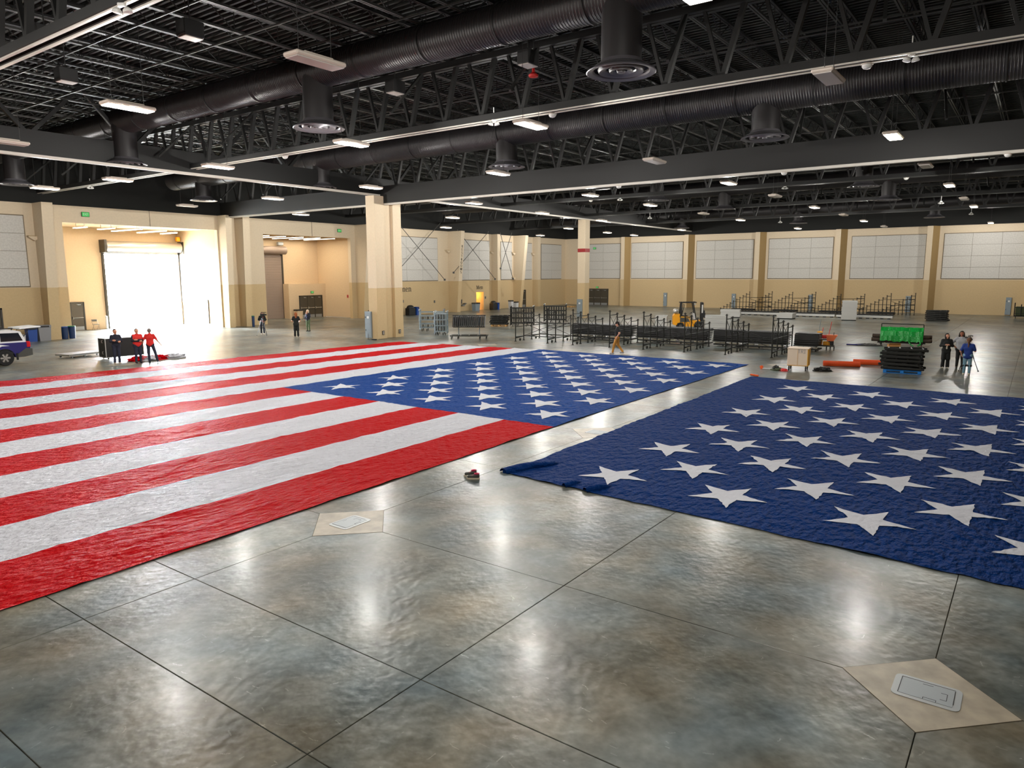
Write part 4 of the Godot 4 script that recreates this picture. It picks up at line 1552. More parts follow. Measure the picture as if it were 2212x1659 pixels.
	mb.cbox(V(0, 0.72, 0), V(2.3, 0.85, 0.9), 0.06)
	part(mb, "load", "olive", t)
	mb = MB.new()
	mb.bar(V(-1.25, 0.24, 0.45), V(1.25, 0.24, 0.45), 0.08)
	mb.bar(V(-1.25, 0.24, -0.45), V(1.25, 0.24, -0.45), 0.08)
	for x: float in [-1.22, -0.7, 0.0, 0.7, 1.22]:
		for z: float in [-0.49, 0.49]:
			mb.tube(V(x, 0.2, z), V(x, 1.35 if absf(x) < 1 else 1.5, z), 0.035)
	for y: float in [0.5, 1.1]:
		mb.bar(V(-1.22, y, 0.49), V(1.22, y, 0.49), 0.05)
	part(mb, "stake_frame", "black_steel", t)
	mb = MB.new()
	for x: float in [-1.1, -0.35, 0.35, 1.1]:
		caster(mb, V(x, 0, 0.4), 0.1)
		caster(mb, V(x, 0, -0.4), 0.1)
	part(mb, "caster", "rubber", t)

func round_bin(label: String, at: Vector3, r: float, h: float, m: String, lid: String, called := "waste_barrel") -> void:
	var t := thing(called, label, "bin", at)
	var mb := MB.new()
	mb.lathe([Vector2(0, 0), Vector2(r * 0.86, 0), Vector2(r * 0.95, h * 0.5), Vector2(r, h * 0.9), Vector2(r * 1.04, h * 0.92), Vector2(r * 1.04, h * 0.96)], 20, Transform3D())
	part(mb, "body", m, t)
	mb = MB.new()
	mb.lathe([Vector2(r * 1.05, h * 0.94), Vector2(r * 1.03, h * 0.99), Vector2(r * 0.6, h), Vector2(r * 0.55, h * 0.97), Vector2(0, h * 0.97)], 20, Transform3D())
	part(mb, "rim", lid, t)

func square_bin(label: String, at: Vector3, turn: float, w: float, d: float, h: float, m: String, lid: String) -> void:
	var t := thing("waste_bin", label, "bin", at, turn)
	var mb := MB.new()
	var k := 0.86
	var q := [V(-w / 2 * k, 0, -d / 2 * k), V(w / 2 * k, 0, -d / 2 * k), V(w / 2 * k, 0, d / 2 * k), V(-w / 2 * k, 0, d / 2 * k)]
	var p := [V(-w / 2, h * 0.85, -d / 2), V(w / 2, h * 0.85, -d / 2), V(w / 2, h * 0.85, d / 2), V(-w / 2, h * 0.85, d / 2)]
	var nn := [V(0, 0, -1), V(1, 0, 0), V(0, 0, 1), V(-1, 0, 0)]
	for i in 4:
		mb.quad(q[i], q[(i + 1) % 4], p[(i + 1) % 4], p[i], nn[i])
	mb.quad(q[0], q[1], q[2], q[3], V(0, -1, 0))
	part(mb, "body", m, t)
	mb = MB.new()
	mb.cbox(V(0, h * 0.925, 0), V(w * 1.06, h * 0.16, d * 1.06), 0.025)
	part(mb, "lid", lid, t)
	mb = MB.new()
	mb.cbox(V(0, h * 0.92, d * 0.53), V(w * 0.7, h * 0.09, 0.02), 0.004)
	part(mb, "flap", "black", t)

func bins() -> void:
	var y := PI / 2
	square_bin("small white box bin left of the dark blue one, behind the car", V(-55.3, 0, -19.5), y, 0.5, 0.5, 0.5, "grey_light", "grey_light")
	square_bin("dark blue recycling bin behind the car tailgate", V(-55.2, 0, -20.15), y, 0.58, 0.55, 0.95, "blue", "blue_dark")
	square_bin("large grey bin with a lid against the near wall pier", V(-55.2, 0, -20.9), y, 0.78, 0.6, 1.08, "grey_bin", "grey_bin")
	round_bin("blue barrel nearer the wall pier at the dock opening", V(-55.5, 0, -22.36), 0.22, 0.88, "blue_dark", "blue")
	round_bin("blue barrel with a green lid at the dock opening", V(-55.55, 0, -22.86), 0.23, 0.9, "blue_dark", "green_lid")
	round_bin("slim blue tube bin with a green top beside the twin piers", V(-54.5, 0, -36.9), 0.12, 0.97, "blue_dark", "green_lid", "tube_bin")
	square_bin("tan waste bin beside the triple doors in the closed dock recess", V(-61.0, 0, -46.6), y, 0.7, 0.6, 0.92, "recess", "black")
	square_bin("black bin behind the near column", V(-54.3, 0, -50.4), y, 0.5, 0.5, 0.85, "black", "black")
	square_bin("blue bin behind the near column", V(-54.25, 0, -50.95), y, 0.45, 0.5, 0.8, "blue", "blue")
	dome_bin("black domed bin beside the women's restroom doorway", V(-55.3, 0, -57.0), 0.95)
	square_bin("small blue bin next to the women's restroom domed bin", V(-55.1, 0, -57.75), y, 0.38, 0.45, 0.9, "blue", "blue")
	square_bin("grey bin left of the men's restroom doorway", V(-55.5, 0, -68.6), y, 0.9, 0.6, 0.98, "grey_paint", "grey_dark")
	dome_bin("black domed bin beside the men's restroom doorway", V(-55.2, 0, -71.7), 0.8)
	square_bin("small blue bin next to the men's restroom domed bin", V(-55.05, 0, -72.35), y, 0.34, 0.45, 0.86, "blue", "blue")
	square_bin("pale grey bin beyond the wall pier, left of the dark door", V(-54.6, 0, -74.6), y, 0.5, 0.5, 1.1, "grey_light", "grey_dark")
	square_bin("pale grey bin with a black lid before the narrow white panel", V(-54.3, 0, -75.3), y, 0.5, 0.5, 0.9, "grey_light", "black")
	# white bollards beside the dock doors
	var k := 0
	for b in [[-62.7, -28.55, "left of the open dock door"], [-62.7, -35.0, "right of the open dock door"], [-62.2, -35.25, "nearer, right of the open dock door"], [-62.0, -46.35, "right of the closed dock door"]]:
		var t := thing("bollard", "white steel bollard " + b[2], "bollard", V(b[0], 0, b[1]))
		var mb := MB.new()
		mb.tube(V(0, 0, 0), V(0, 1.05, 0), 0.09, 0.09, 14)
		mb.ball(V(0, 1.05, 0), V(0.09, 0.05, 0.09), 14)
		part(mb, "post", "white", t)
		mb = MB.new()
		mb.tube(V(0, 0, 0), V(0, 0.03, 0), 0.13, 0.13, 14)
		part(mb, "base_ring", "steel", t)
		k += 1

func dome_bin(label: String, at: Vector3, w: float) -> void:
	var t := thing("domed_bin", label, "bin", at)
	var mb := MB.new()
	mb.cbox(V(0, 0.4, 0), V(0.7, 0.8, w), 0.05)
	part(mb, "body", "black", t)
	mb = MB.new()
	mb.lathe([Vector2(0.5, 0), Vector2(0.47, 0.12), Vector2(0.36, 0.24), Vector2(0.2, 0.3), Vector2(0, 0.32)], 18, Transform3D(Basis().scaled(V(0.75, 1.0, w)), V(0, 0.8, 0)))
	part(mb, "dome_lid", "black", t)

func loose_things() -> void:
	# flat steel dolly near the car
	var t := thing("flat_dolly", "low flat metal dolly lying between the car and the black case", "dolly", V(-42.9, 0, -17.9), 0.25)
	var mb := MB.new()
	for z: float in [-0.95, 0.95]:
		mb.bar(V(-0.55, 0.16, z), V(0.55, 0.16, z), 0.06, 0.1)
	for x: float in [-0.55, 0.55]:
		mb.bar(V(x, 0.16, -0.95), V(x, 0.16, 0.95), 0.06, 0.1)
	part(mb, "frame", "chrome", t)
	mb = MB.new()
	mb.cbox(V(0, 0.19, 0), V(1.05, 0.03, 1.85), 0.008)
	part(mb, "deck", "steel", t)
	mb = MB.new()
	for z: float in [-0.75, 0.0, 0.75]:
		for x: float in [-0.45, 0.45]:
			caster(mb, V(x, 0, z), 0.055)
	part(mb, "caster", "steel", t)
	# black road case
	t = thing("road_case", "large black road case with white edges behind the people by the flag", "case", V(-40.3, 0, -19.0), 0.0)
	mb = MB.new()
	mb.cbox(V(0, 0.6, 0), V(0.75, 1.02, 2.0), 0.01)
	part(mb, "body", "black", t)
	for q in [[0.38, 1.0], [0.38, -1.0], [-0.38, 1.0], [-0.38, -1.0]]:
		mb = MB.new()
		mb.bar(V(q[0], 0.1, q[1]), V(q[0], 1.1, q[1]), 0.035)
		part(mb, "corner_edge", "alu_edge", t)
	mb = MB.new()
	for y: float in [0.1, 1.11]:
		for x: float in [-0.38, 0.38]:
			mb.bar(V(x, y, -1.0), V(x, y, 1.0), 0.03)
		for z: float in [-1.0, 1.0]:
			mb.bar(V(-0.38, y, z), V(0.38, y, z), 0.03)
	part(mb, "edge", "alu_edge", t)
	for y: float in [0.35, 0.95]:
		mb = MB.new()
		mb.path([V(0.1, y - 0.06, 1.0), V(0.1, y - 0.06, 1.05), V(0.1, y + 0.06, 1.05), V(0.1, y + 0.06, 1.0)], 0.018)
		part(mb, "latch", "chrome", t)
	mb = MB.new()
	for x: float in [-0.28, 0.28]:
		for z: float in [-0.85, 0.85]:
			caster(mb, V(x, 0, z), 0.045)
	part(mb, "caster", "rubber", t)
	# crumpled flag bundle
	t = thing("cloth_bundle", "crumpled red and white cloth bundle behind the man in red", "cloth", V(-37.9, 0, -19.6), 0.0)
	var g := FastNoiseLite.new()
	g.seed = 9
	g.frequency = 1.7
	for b in [[-0.2, 0.75, 0.38, "flag_red"], [-0.02, -0.15, 0.34, "flag_red"], [0.1, -1.0, 0.3, "flag_white"], [0.0, 0.3, 0.3, "flag_white"]]:
		mb = lump(V(b[0], 0.0, b[1]), V(0.42, 0.22, 0.62), int(b[1] * 10), g)
		part(mb, "fold", b[3], t)
	# orange plastic netting in two rolls
	var nets := [["thick rolled orange plastic netting, nearer roll", V(-7.4, 0.13, -37.0), 1.6, 0.30, "orange"], ["red-orange rolled plastic netting, farther roll", V(-6.5, 0.13, -38.35), 1.25, 0.22, "orange"]]
	for q in nets:
		t = thing("netting_roll", q[0], "netting", q[1], q[3])
		mb = MB.new()
		for k in 34:
			var x: float = -q[2] / 2 + q[2] * k / 33.0
			mb.lathe([Vector2(0.105, -0.012), Vector2(0.125, -0.008), Vector2(0.125, 0.008), Vector2(0.105, 0.012)], 14, Transform3D(Basis(Vector3.BACK, PI / 2).scaled(V(1, 1.0, 1.6)), V(x, 0, 0)))
		part(mb, "hoop", q[4], t)
		mb = MB.new()
		for k in 12:
			var a := TAU * k / 12
			mb.bar(V(-q[2] / 2, sin(a) * 0.115, cos(a) * 0.18), V(q[2] / 2, sin(a) * 0.115, cos(a) * 0.18), 0.022)
		part(mb, "strand", q[4], t)
		mb = MB.new()
		mb.tube(V(-q[2] / 2, 0, 0), V(q[2] / 2, 0, 0), 0.07, 0.07, 10)
		part(mb, "core", "red", t)
	# black plastic bag
	t = thing("plastic_bag", "crumpled black plastic bag on the floor right of the laundry cart", "bag", V(-7.75, 0, -34.75), 0.5)
	part(lump(V(0, 0, 0), V(0.42, 0.17, 0.24), 4, g), "bag", "black", t)
	part(lump(V(0.2, 0, 0.02), V(0.2, 0.12, 0.16), 6, g), "knot", "grey_dark", t)
	# duster and vest bundle
	t = thing("work_bundle", "heap of dark gear with orange ends beside the laundry cart", "gear", V(-9.6, 0, -33.8), -0.1)
	part(lump(V(0.1, 0, 0), V(0.3, 0.13, 0.2), 8, g), "dark_bundle", "olive", t)
	part(lump(V(0.05, 0.06, 0), V(0.16, 0.16, 0.14), 3, g), "black_pouch", "black", t)
	part(lump(V(0.42, 0, 0.02), V(0.2, 0.11, 0.14), 2, g), "red_pouch", "red", t)
	mb = MB.new()
	mb.bar(V(-0.6, 0.05, 0.02), V(0.0, 0.07, 0.02), 0.1, 0.04)
	part(mb, "blade", "grey_light", t)
	mb = MB.new()
	mb.cbox(V(-0.62, 0.09, 0.02), V(0.14, 0.17, 0.12), 0.03, Basis(Vector3.BACK, 0.4))
	part(mb, "handle", "orange", t)
	t = thing("orange_strap", "small orange strap at the corner of the starry flag", "strap", V(-9.75, 0.0, -31.3), 0.1)
	mb = MB.new()
	mb.cbox(V(0, 0.05, 0), V(0.38, 0.07, 0.12), 0.03, Basis(Vector3.BACK, -0.1))
	part(mb, "strap", "orange", t)
	# poles and sheet lying by the rack
	t = thing("pole_bundle", "dark sheet with a blue pole lying left of the carpet rack", "poles", V(-8.5, 0, -48.4), 0.18)
	mb = MB.new()
	mb.tube(V(-0.95, 0.05, 0.1), V(0.2, 0.06, 0.1), 0.04, 0.04, 8)
	part(mb, "pole", "car_blue", t)
	part(lump(V(0.25, 0, 0), V(0.75, 0.14, 0.22), 5, g), "sheet", "grey_dark", t)
	# folding chair in the dock
	t = thing("folding_chair", "tan metal folding chair beside the dock side door", "chair", V(-62.55, 0, -27.6), PI / 2)
	mb = MB.new()
	mb.cbox(V(0, 0.45, 0.02), V(0.42, 0.03, 0.4), 0.012)
	part(mb, "seat", "grey_dark", t)
	mb = MB.new()
	mb.cbox(V(0, 0.77, -0.22), V(0.42, 0.17, 0.025), 0.01, Basis(Vector3.RIGHT, -0.15))
	part(mb, "backrest", "grey_dark", t)
	for x: float in [-0.22, 0.22]:
		mb = MB.new()
		mb.tube(V(x, 0, 0.22), V(x, 0.86, -0.24), 0.014)
		part(mb, "leg", "roller", t)
		mb = MB.new()
		mb.tube(V(x * 0.9, 0, -0.24), V(x * 0.9, 0.45, 0.16), 0.014)
		part(mb, "leg", "roller", t)
	mb = MB.new()
	for q in [[0.15, 0.14], [0.3, 0.06]]:
		mb.tube(V(-0.22, q[0], q[1]), V(0.22, q[0], q[1]), 0.01)
	mb.tube(V(-0.2, 0.14, -0.12), V(0.2, 0.14, -0.12), 0.01)
	part(mb, "stretcher", "roller", t)
	# drinking fountain
	t = thing("drinking_fountain", "steel drinking fountain with two basins on the wall by the restrooms", "fountain", V(XW, 0, -66.9), PI / 2)
	mb = MB.new()
	mb.cbox(V(-0.25, 1.15, 0.06), V(0.4, 0.5, 0.1), 0.01)
	part(mb, "back_plate", "grey_dark", t)
	for q in [[-0.3, 0.8], [0.35, 0.95]]:
		mb = MB.new()
		mb.lathe([Vector2(0, -0.16), Vector2(0.12, -0.14), Vector2(0.2, 0.0), Vector2(0.21, 0.02), Vector2(0.17, 0.01), Vector2(0.1, -0.06), Vector2(0, -0.07)], 18, Transform3D(Basis(), V(q[0], q[1], 0.22)))
		part(mb, "basin", "chrome", t)
	mb = MB.new()
	mb.cbox(V(0, 0.72, 0.08), V(0.9, 0.2, 0.12), 0.02)
	part(mb, "apron", "steel", t)
	# floor cable at the near column
	t = thing("power_cable", "thin black cable with a box on the floor at the near column", "cable", V(-36.9, 0, -34.2), 0.0)
	mb = MB.new()
	mb.path([V(-0.75, 0.6, -0.36), V(-0.7, 0.02, -0.3), V(-0.3, 0.012, 0.1), V(0.2, 0.012, 0.15)], 0.012)
	part(mb, "cable", "rubber", t)
	mb = MB.new()
	mb.cbox(V(0.35, 0.04, 0.12), V(0.4, 0.07, 0.14), 0.02)
	part(mb, "box", "rubber", t)
	# the pair of running shoes
	shoe("left shoe of the grey and pink running pair left on the bare floor", V(-9.93, 0, -12.02), 2.5)
	shoe("right shoe of the grey and pink running pair, nearer the camera", V(-9.72, 0, -11.86), 2.15)

func lump(c: Vector3, r: Vector3, sd: int, g: FastNoiseLite) -> MB:
	var mb := MB.new()
	var k := 18
	var h := 8
	var p := func(i: int, j: int) -> Vector3:
		var a := TAU * (i % k) / k
		var e := PI / 2 * j / h
		var q := V(cos(a) * cos(e), sin(e), sin(a) * cos(e))
		var s := 1.0 + 0.55 * g.get_noise_3d(q.x * 2.2 + sd, q.y * 2.0, q.z * 2.2)
		return c + q * r * s
	for j in h:
		for i in k:
			var a: Vector3 = p.call(i, j)
			var b: Vector3 = p.call(i + 1, j)
			var d: Vector3 = p.call(i + 1, j + 1)
			var e: Vector3 = p.call(i, j + 1)
			var m := (b - a).cross(e - a).normalized()
			if m.dot(a - c) < 0: m = -m
			mb.quad(a, b, d, e, m)
	return mb

func shoe(label: String, at: Vector3, turn: float) -> void:
	var t := thing("running_shoe", label, "shoe", at, turn, "running shoes on the floor")
	var outline := PackedVector2Array([Vector2(-0.035, -0.14), Vector2(0.035, -0.14), Vector2(0.042, -0.06), Vector2(0.05, 0.05), Vector2(0.045, 0.11), Vector2(0.02, 0.15), Vector2(-0.015, 0.15), Vector2(-0.042, 0.1), Vector2(-0.045, 0.0), Vector2(-0.04, -0.08)])
	var mb := MB.new()
	mb.prism(outline, 0.0, 0.035, Transform3D(Basis(Vector3.RIGHT, -PI / 2), Vector3.ZERO))
	part(mb, "sole", "cream", t)
	var bones := [[V(0, 0.06, 0.09), V(0, 0.055, -0.09), 0.028, 0.03], [V(0, 0.075, -0.0), V(0, 0.075, 0.11), 0.036, 0.03], [V(0, 0.07, -0.02), V(0, 0.1, 0.1), 0.04, 0.034]]
	part(blob([[V(0, 0.055, -0.1), V(0, 0.055, 0.1), 0.038, 0.036], [V(0, 0.07, 0.03), V(0, 0.09, 0.1), 0.04, 0.036]], 0.007, 0.02), "upper", "grey_dark", t)
	mb = MB.new()
	mb.lathe([Vector2(0.03, 0), Vector2(0.042, 0.02), Vector2(0.04, 0.035), Vector2(0.026, 0.03), Vector2(0.022, 0.0), Vector2(0, -0.002)], 14, Transform3D(Basis().scaled(V(1, 1, 1.5)), V(0, 0.1, 0.075)))
	part(mb, "collar", "pink", t)
	mb = MB.new()
	for k in 4:
		mb.bar(V(-0.026, 0.098 - k * 0.006, 0.01 - k * 0.022), V(0.026, 0.098 - k * 0.006, 0.01 - k * 0.022), 0.008, 0.006)
	part(mb, "lace", "pink", t)

func suv() -> void:
	var t := thing("car", "white and blue sport utility car at the frame edge with tailgate raised", "car", V(-42.3, 0, -14.1), 0.0)
	# local +Z is the bonnet, the rear end faces -Z
	var f := Transform3D(Basis(V(0, 0, 1), V(0, 1, 0), V(-1, 0, 0)), Vector3.ZERO)   # profile x runs along the car
	var arch := func(c: float) -> Array:
		var a := []
		for k in 9:
			var an := PI - PI * k / 8.0
			a.append(Vector2(c + cos(an) * 0.47, 0.38 + sin(an) * 0.47))
		return a
	var low := [Vector2(-0.85, 0.42)]
	low.append_array(arch.call(0.25))
	low.append_array(arch.call(3.0))
	low.append_array([Vector2(3.85, 0.42), Vector2(3.95, 0.7), Vector2(3.8, 1.05), Vector2(2.7, 1.12), Vector2(-0.8, 1.12), Vector2(-0.9, 0.9)])
	var mb := MB.new()
	mb.prism(PackedVector2Array(low), -0.92, 0.92, f)
	part(mb, "body", "car_blue", t)
	mb = MB.new()
	mb.prism(PackedVector2Array([Vector2(-0.78, 1.12), Vector2(-0.55, 1.66), Vector2(-0.3, 1.74), Vector2(1.7, 1.74), Vector2(2.6, 1.12)]), -0.84, 0.84, f)
	part(mb, "cabin", "car_white", t)
	mb = MB.new()
	mb.prism(PackedVector2Array([Vector2(-0.62, 1.2), Vector2(-0.45, 1.6), Vector2(0.35, 1.62), Vector2(0.35, 1.2)]), -0.85, 0.85, f)
	mb.prism(PackedVector2Array([Vector2(0.45, 1.2), Vector2(0.45, 1.62), Vector2(1.6, 1.62), Vector2(2.2, 1.2)]), -0.85, 0.85, f)
	part(mb, "side_window", "glass_dark", t)
	mb = MB.new()
	mb.prism(PackedVector2Array([Vector2(0.35, 0.98), Vector2(0.0, 0.98), Vector2(0.7, 1.13), Vector2(3.0, 1.13), Vector2(2.6, 0.55), Vector2(1.1, 0.55)]), -0.925, 0.925, f)
	part(mb, "white_wrap", "car_white", t)
	mb = MB.new()
	mb.prism(PackedVector2Array([Vector2(-0.98, 0.45), Vector2(-0.98, 0.78), Vector2(-0.7, 0.82), Vector2(-0.26, 0.5), Vector2(-0.26, 0.38), Vector2(-0.6, 0.38)]), -0.94, 0.94, f)
	part(mb, "rear_bumper", "grey_dark", t)
	for x: float in [-0.86, 0.86]:
		mb = MB.new()
		mb.cbox(V(x, 1.0, -0.83), V(0.16, 0.3, 0.18), 0.03)
		part(mb, "tail_light", "tail_light", t)
	for z: float in [0.25, 3.0]:
		for x: float in [-0.83, 0.83]:
			mb = MB.new()
			mb.lathe([Vector2(0.22, -0.12), Vector2(0.36, -0.125), Vector2(0.39, -0.09), Vector2(0.39, 0.09), Vector2(0.36, 0.125), Vector2(0.22, 0.12)], 26, Transform3D(Basis(Vector3.BACK, PI / 2), V(x, 0.39, z)))
			var wh := part(mb, "wheel", "rubber", t)
			mb = MB.new()
			var sx := signf(x)
			mb.tube(V(x + sx * 0.04, 0.39, z), V(x + sx * 0.06, 0.39, z), 0.235, 0.235, 22)
			part(mb, "rim_dish", "grey_dark", wh)
			mb = MB.new()
			for k in 6:
				var a := TAU * k / 6
				mb.bar(V(x + sx * 0.09, 0.39, z), V(x + sx * 0.09, 0.39 + sin(a) * 0.22, z + cos(a) * 0.22), 0.075, 0.04, V(1, 0, 0))
			mb.tube(V(x + sx * 0.07, 0.39, z), V(x + sx * 0.12, 0.39, z), 0.06, 0.05, 14)
			part(mb, "spoke", "chrome", wh)
	mb = MB.new()
	for x: float in [-0.62, 0.62]:
		mb.bar(V(x, 1.82, -0.3), V(x, 1.82, 1.5), 0.05)
		for z: float in [-0.25, 0.6, 1.45]:
			mb.bar(V(x, 1.72, z), V(x, 1.82, z), 0.05)
	for z: float in [0.1, 1.2]:
		mb.bar(V(-0.62, 1.82, z), V(0.62, 1.82, z), 0.04)
	part(mb, "roof_rack", "black", t)
	mb = MB.new()
	mb.cbox(V(0, 1.82, -1.05), V(1.5, 0.07, 1.0), 0.03, Basis(Vector3.RIGHT, 0.05))
	var tg := part(mb, "tailgate", "car_white", t)
	mb = MB.new()
	mb.cbox(V(0, 1.77, -0.95), V(1.3, 0.04, 0.6), 0.01, Basis(Vector3.RIGHT, 0.05))
	part(mb, "rear_window", "glass_dark", tg)
	mb = MB.new()
	for x: float in [-0.68, 0.68]:
		mb.tube(V(x, 1.3, -0.68), V(x, 1.75, -1.0), 0.015)
	part(mb, "gas_strut", "black", t)
	mb = MB.new()
	mb.cbox(V(0.93, 0.42, -0.28), V(0.03, 0.34, 0.1), 0.01)
	part(mb, "mud_flap", "rubber", t)

# ---------------------------------------------------------------- people: one skin each, meshed from tapered bones joined smoothly
func blob(bones: Array, cell: float, k: float) -> MB:
	var lo := Vector3.INF
	var hi := -Vector3.INF
	for b in bones:
		var r: float = maxf(b[2], b[3])
		lo = lo.min(b[0] - Vector3.ONE * r).min(b[1] - Vector3.ONE * r)
		hi = hi.max(b[0] + Vector3.ONE * r).max(b[1] + Vector3.ONE * r)
	lo -= Vector3.ONE * cell * 2.5
	hi += Vector3.ONE * cell * 2.5
	var s := (hi - lo) / cell
	var nx := int(s.x) + 2
	var ny := int(s.y) + 2
	var nz := int(s.z) + 2
	var field := PackedFloat32Array()
	field.resize(nx * ny * nz)
	field.fill(9.0)
	var sx := 1
	var sy := nx
	var sz := nx * ny
	for b in bones:
		var p: Vector3 = b[0]
		var q: Vector3 = b[1]
		var ra: float = b[2]
		var rb: float = b[3]
		var d := q - p
		var dd := maxf(d.length_squared(), 1e-9)
		var mr := maxf(ra, rb) + cell * 2.0 + k
		var a0 := ((p.min(q) - Vector3.ONE * mr - lo) / cell).floor()
		var a1 := ((p.max(q) + Vector3.ONE * mr - lo) / cell).ceil()
		for z in range(maxi(0, int(a0.z)), mini(nz, int(a1.z) + 1)):
			for y in range(maxi(0, int(a0.y)), mini(ny, int(a1.y) + 1)):
				var at := z * sz + y * sy
				for x in range(maxi(0, int(a0.x)), mini(nx, int(a1.x) + 1)):
					var w := lo + Vector3(x, y, z) * cell - p
					var t := clampf(w.dot(d) / dd, 0.0, 1.0)
					var e := (w - d * t).length() - lerpf(ra, rb, t)
					var f := field[at + x]
					var h := maxf(k - absf(f - e), 0.0) / k
					field[at + x] = minf(f, e) - h * h * k * 0.25
	# surface nets
	var index := {}
	var pts := PackedVector3Array()
	var corner := [0, sx, sy, sx + sy, sz, sx + sz, sy + sz, sx + sy + sz]
	var cpos := [Vector3(0, 0, 0), Vector3(1, 0, 0), Vector3(0, 1, 0), Vector3(1, 1, 0), Vector3(0, 0, 1), Vector3(1, 0, 1), Vector3(0, 1, 1), Vector3(1, 1, 1)]
	var edges := [[0, 1], [2, 3], [4, 5], [6, 7], [0, 2], [1, 3], [4, 6], [5, 7], [0, 4], [1, 5], [2, 6], [3, 7]]
	for z in nz - 1:
		for y in ny - 1:
			var at := z * sz + y * sy
			for x in nx - 1:
				var f0 := field[at + x]
				if f0 > cell * 2.0 or f0 < -cell * 2.0: continue
				var mask := 0
				for c in 8:
					if field[at + x + corner[c]] < 0.0: mask |= 1 << c
				if mask == 0 or mask == 255: continue
				var sum := Vector3.ZERO
				var n := 0
				for e in edges:
					var i0: int = e[0]
					var i1: int = e[1]
					if ((mask >> i0) & 1) != ((mask >> i1) & 1):
						var u := field[at + x + corner[i0]]
						var w := field[at + x + corner[i1]]
						sum += cpos[i0].lerp(cpos[i1], u / (u - w))
						n += 1
				index[at + x] = pts.size()
				pts.append(lo + (Vector3(x, y, z) + sum / n) * cell)
	var quads := []
	for key: int in index:
		for ax in [[sx, sy, sz], [sy, sz, sx], [sz, sx, sy]]:
			var s0 := field[key] < 0.0
			var s1 := field[key + ax[0]] < 0.0
			if s0 == s1: continue
			var i1: int = index.get(key - ax[1], -1)
			var i2: int = index.get(key - ax[1] - ax[2], -1)
			var i3: int = index.get(key - ax[2], -1)
			if i1 < 0 or i2 < 0 or i3 < 0: continue
			if s0: quads.append([index[key], i1, i2, i3])
			else: quads.append([index[key], i3, i2, i1])
	var nor := PackedVector3Array()
	nor.resize(pts.size())
	for q in quads:
		var m := (pts[q[2]] - pts[q[0]]).cross(pts[q[3]] - pts[q[1]])
		for i in q: nor[i] -= m
	# outward check against the field: flip all if needed
	var mb := MB.new()
	for i in nor.size(): nor[i] = nor[i].normalized()
	var vote := 0.0
	for i in range(0, pts.size(), 7):
		var g := (pts[i] + nor[i] * cell * 1.5 - lo) / cell
		var xi := clampi(int(round(g.x)), 0, nx - 1) + clampi(int(round(g.y)), 0, ny - 1) * sy + clampi(int(round(g.z)), 0, nz - 1) * sz
		vote += signf(field[xi])
	if vote < 0.0:
		for i in nor.size(): nor[i] = -nor[i]
	for q in quads:
		mb.quads(pts[q[0]], pts[q[1]], pts[q[2]], pts[q[3]], nor[q[0]], nor[q[1]], nor[q[2]], nor[q[3]])
	return mb

func hand(mb: MB, wrist: Vector3, dir: Vector3, palm: Vector3, curl: float, left: bool) -> void:
	var d := dir.normalized()
	var n := (palm - d * palm.dot(d)).normalized()
	var w := d.cross(n) * (1.0 if left else -1.0)
	var bones := [[wrist, wrist + d * 0.05, 0.024, 0.03], [wrist + d * 0.05 + w * 0.018, wrist + d * 0.09 + w * 0.02, 0.022, 0.018], [wrist + d * 0.05 - w * 0.018, wrist + d * 0.085 - w * 0.022, 0.022, 0.017]]
	var lens := [0.066, 0.075, 0.07, 0.055]
	for k in 4:
		var base := wrist + d * 0.088 + w * (0.03 - 0.02 * k)
		var d1 := (d + n * curl * 0.6).normalized()
		var d2 := (d + n * curl * 2.2).normalized()
		var mid: Vector3 = base + d1 * lens[k] * 0.5
		bones.append([base - d * 0.015, mid, 0.0095, 0.009])
		bones.append([mid, mid + d2 * lens[k] * 0.55, 0.009, 0.0078])
	var tb := wrist + d * 0.03 + w * 0.028
	var tm := tb + (d * 0.8 + w * 0.6 + n * 0.3).normalized() * 0.04
	bones.append([tb, tm, 0.013, 0.011])
	bones.append([tm, tm + (d * 0.9 + w * 0.1 + n * 0.5).normalized() * 0.032, 0.0105, 0.0088])
	var h := blob(bones, 0.006, 0.008)
	mb.v.append_array(h.v)
	mb.n.append_array(h.n)

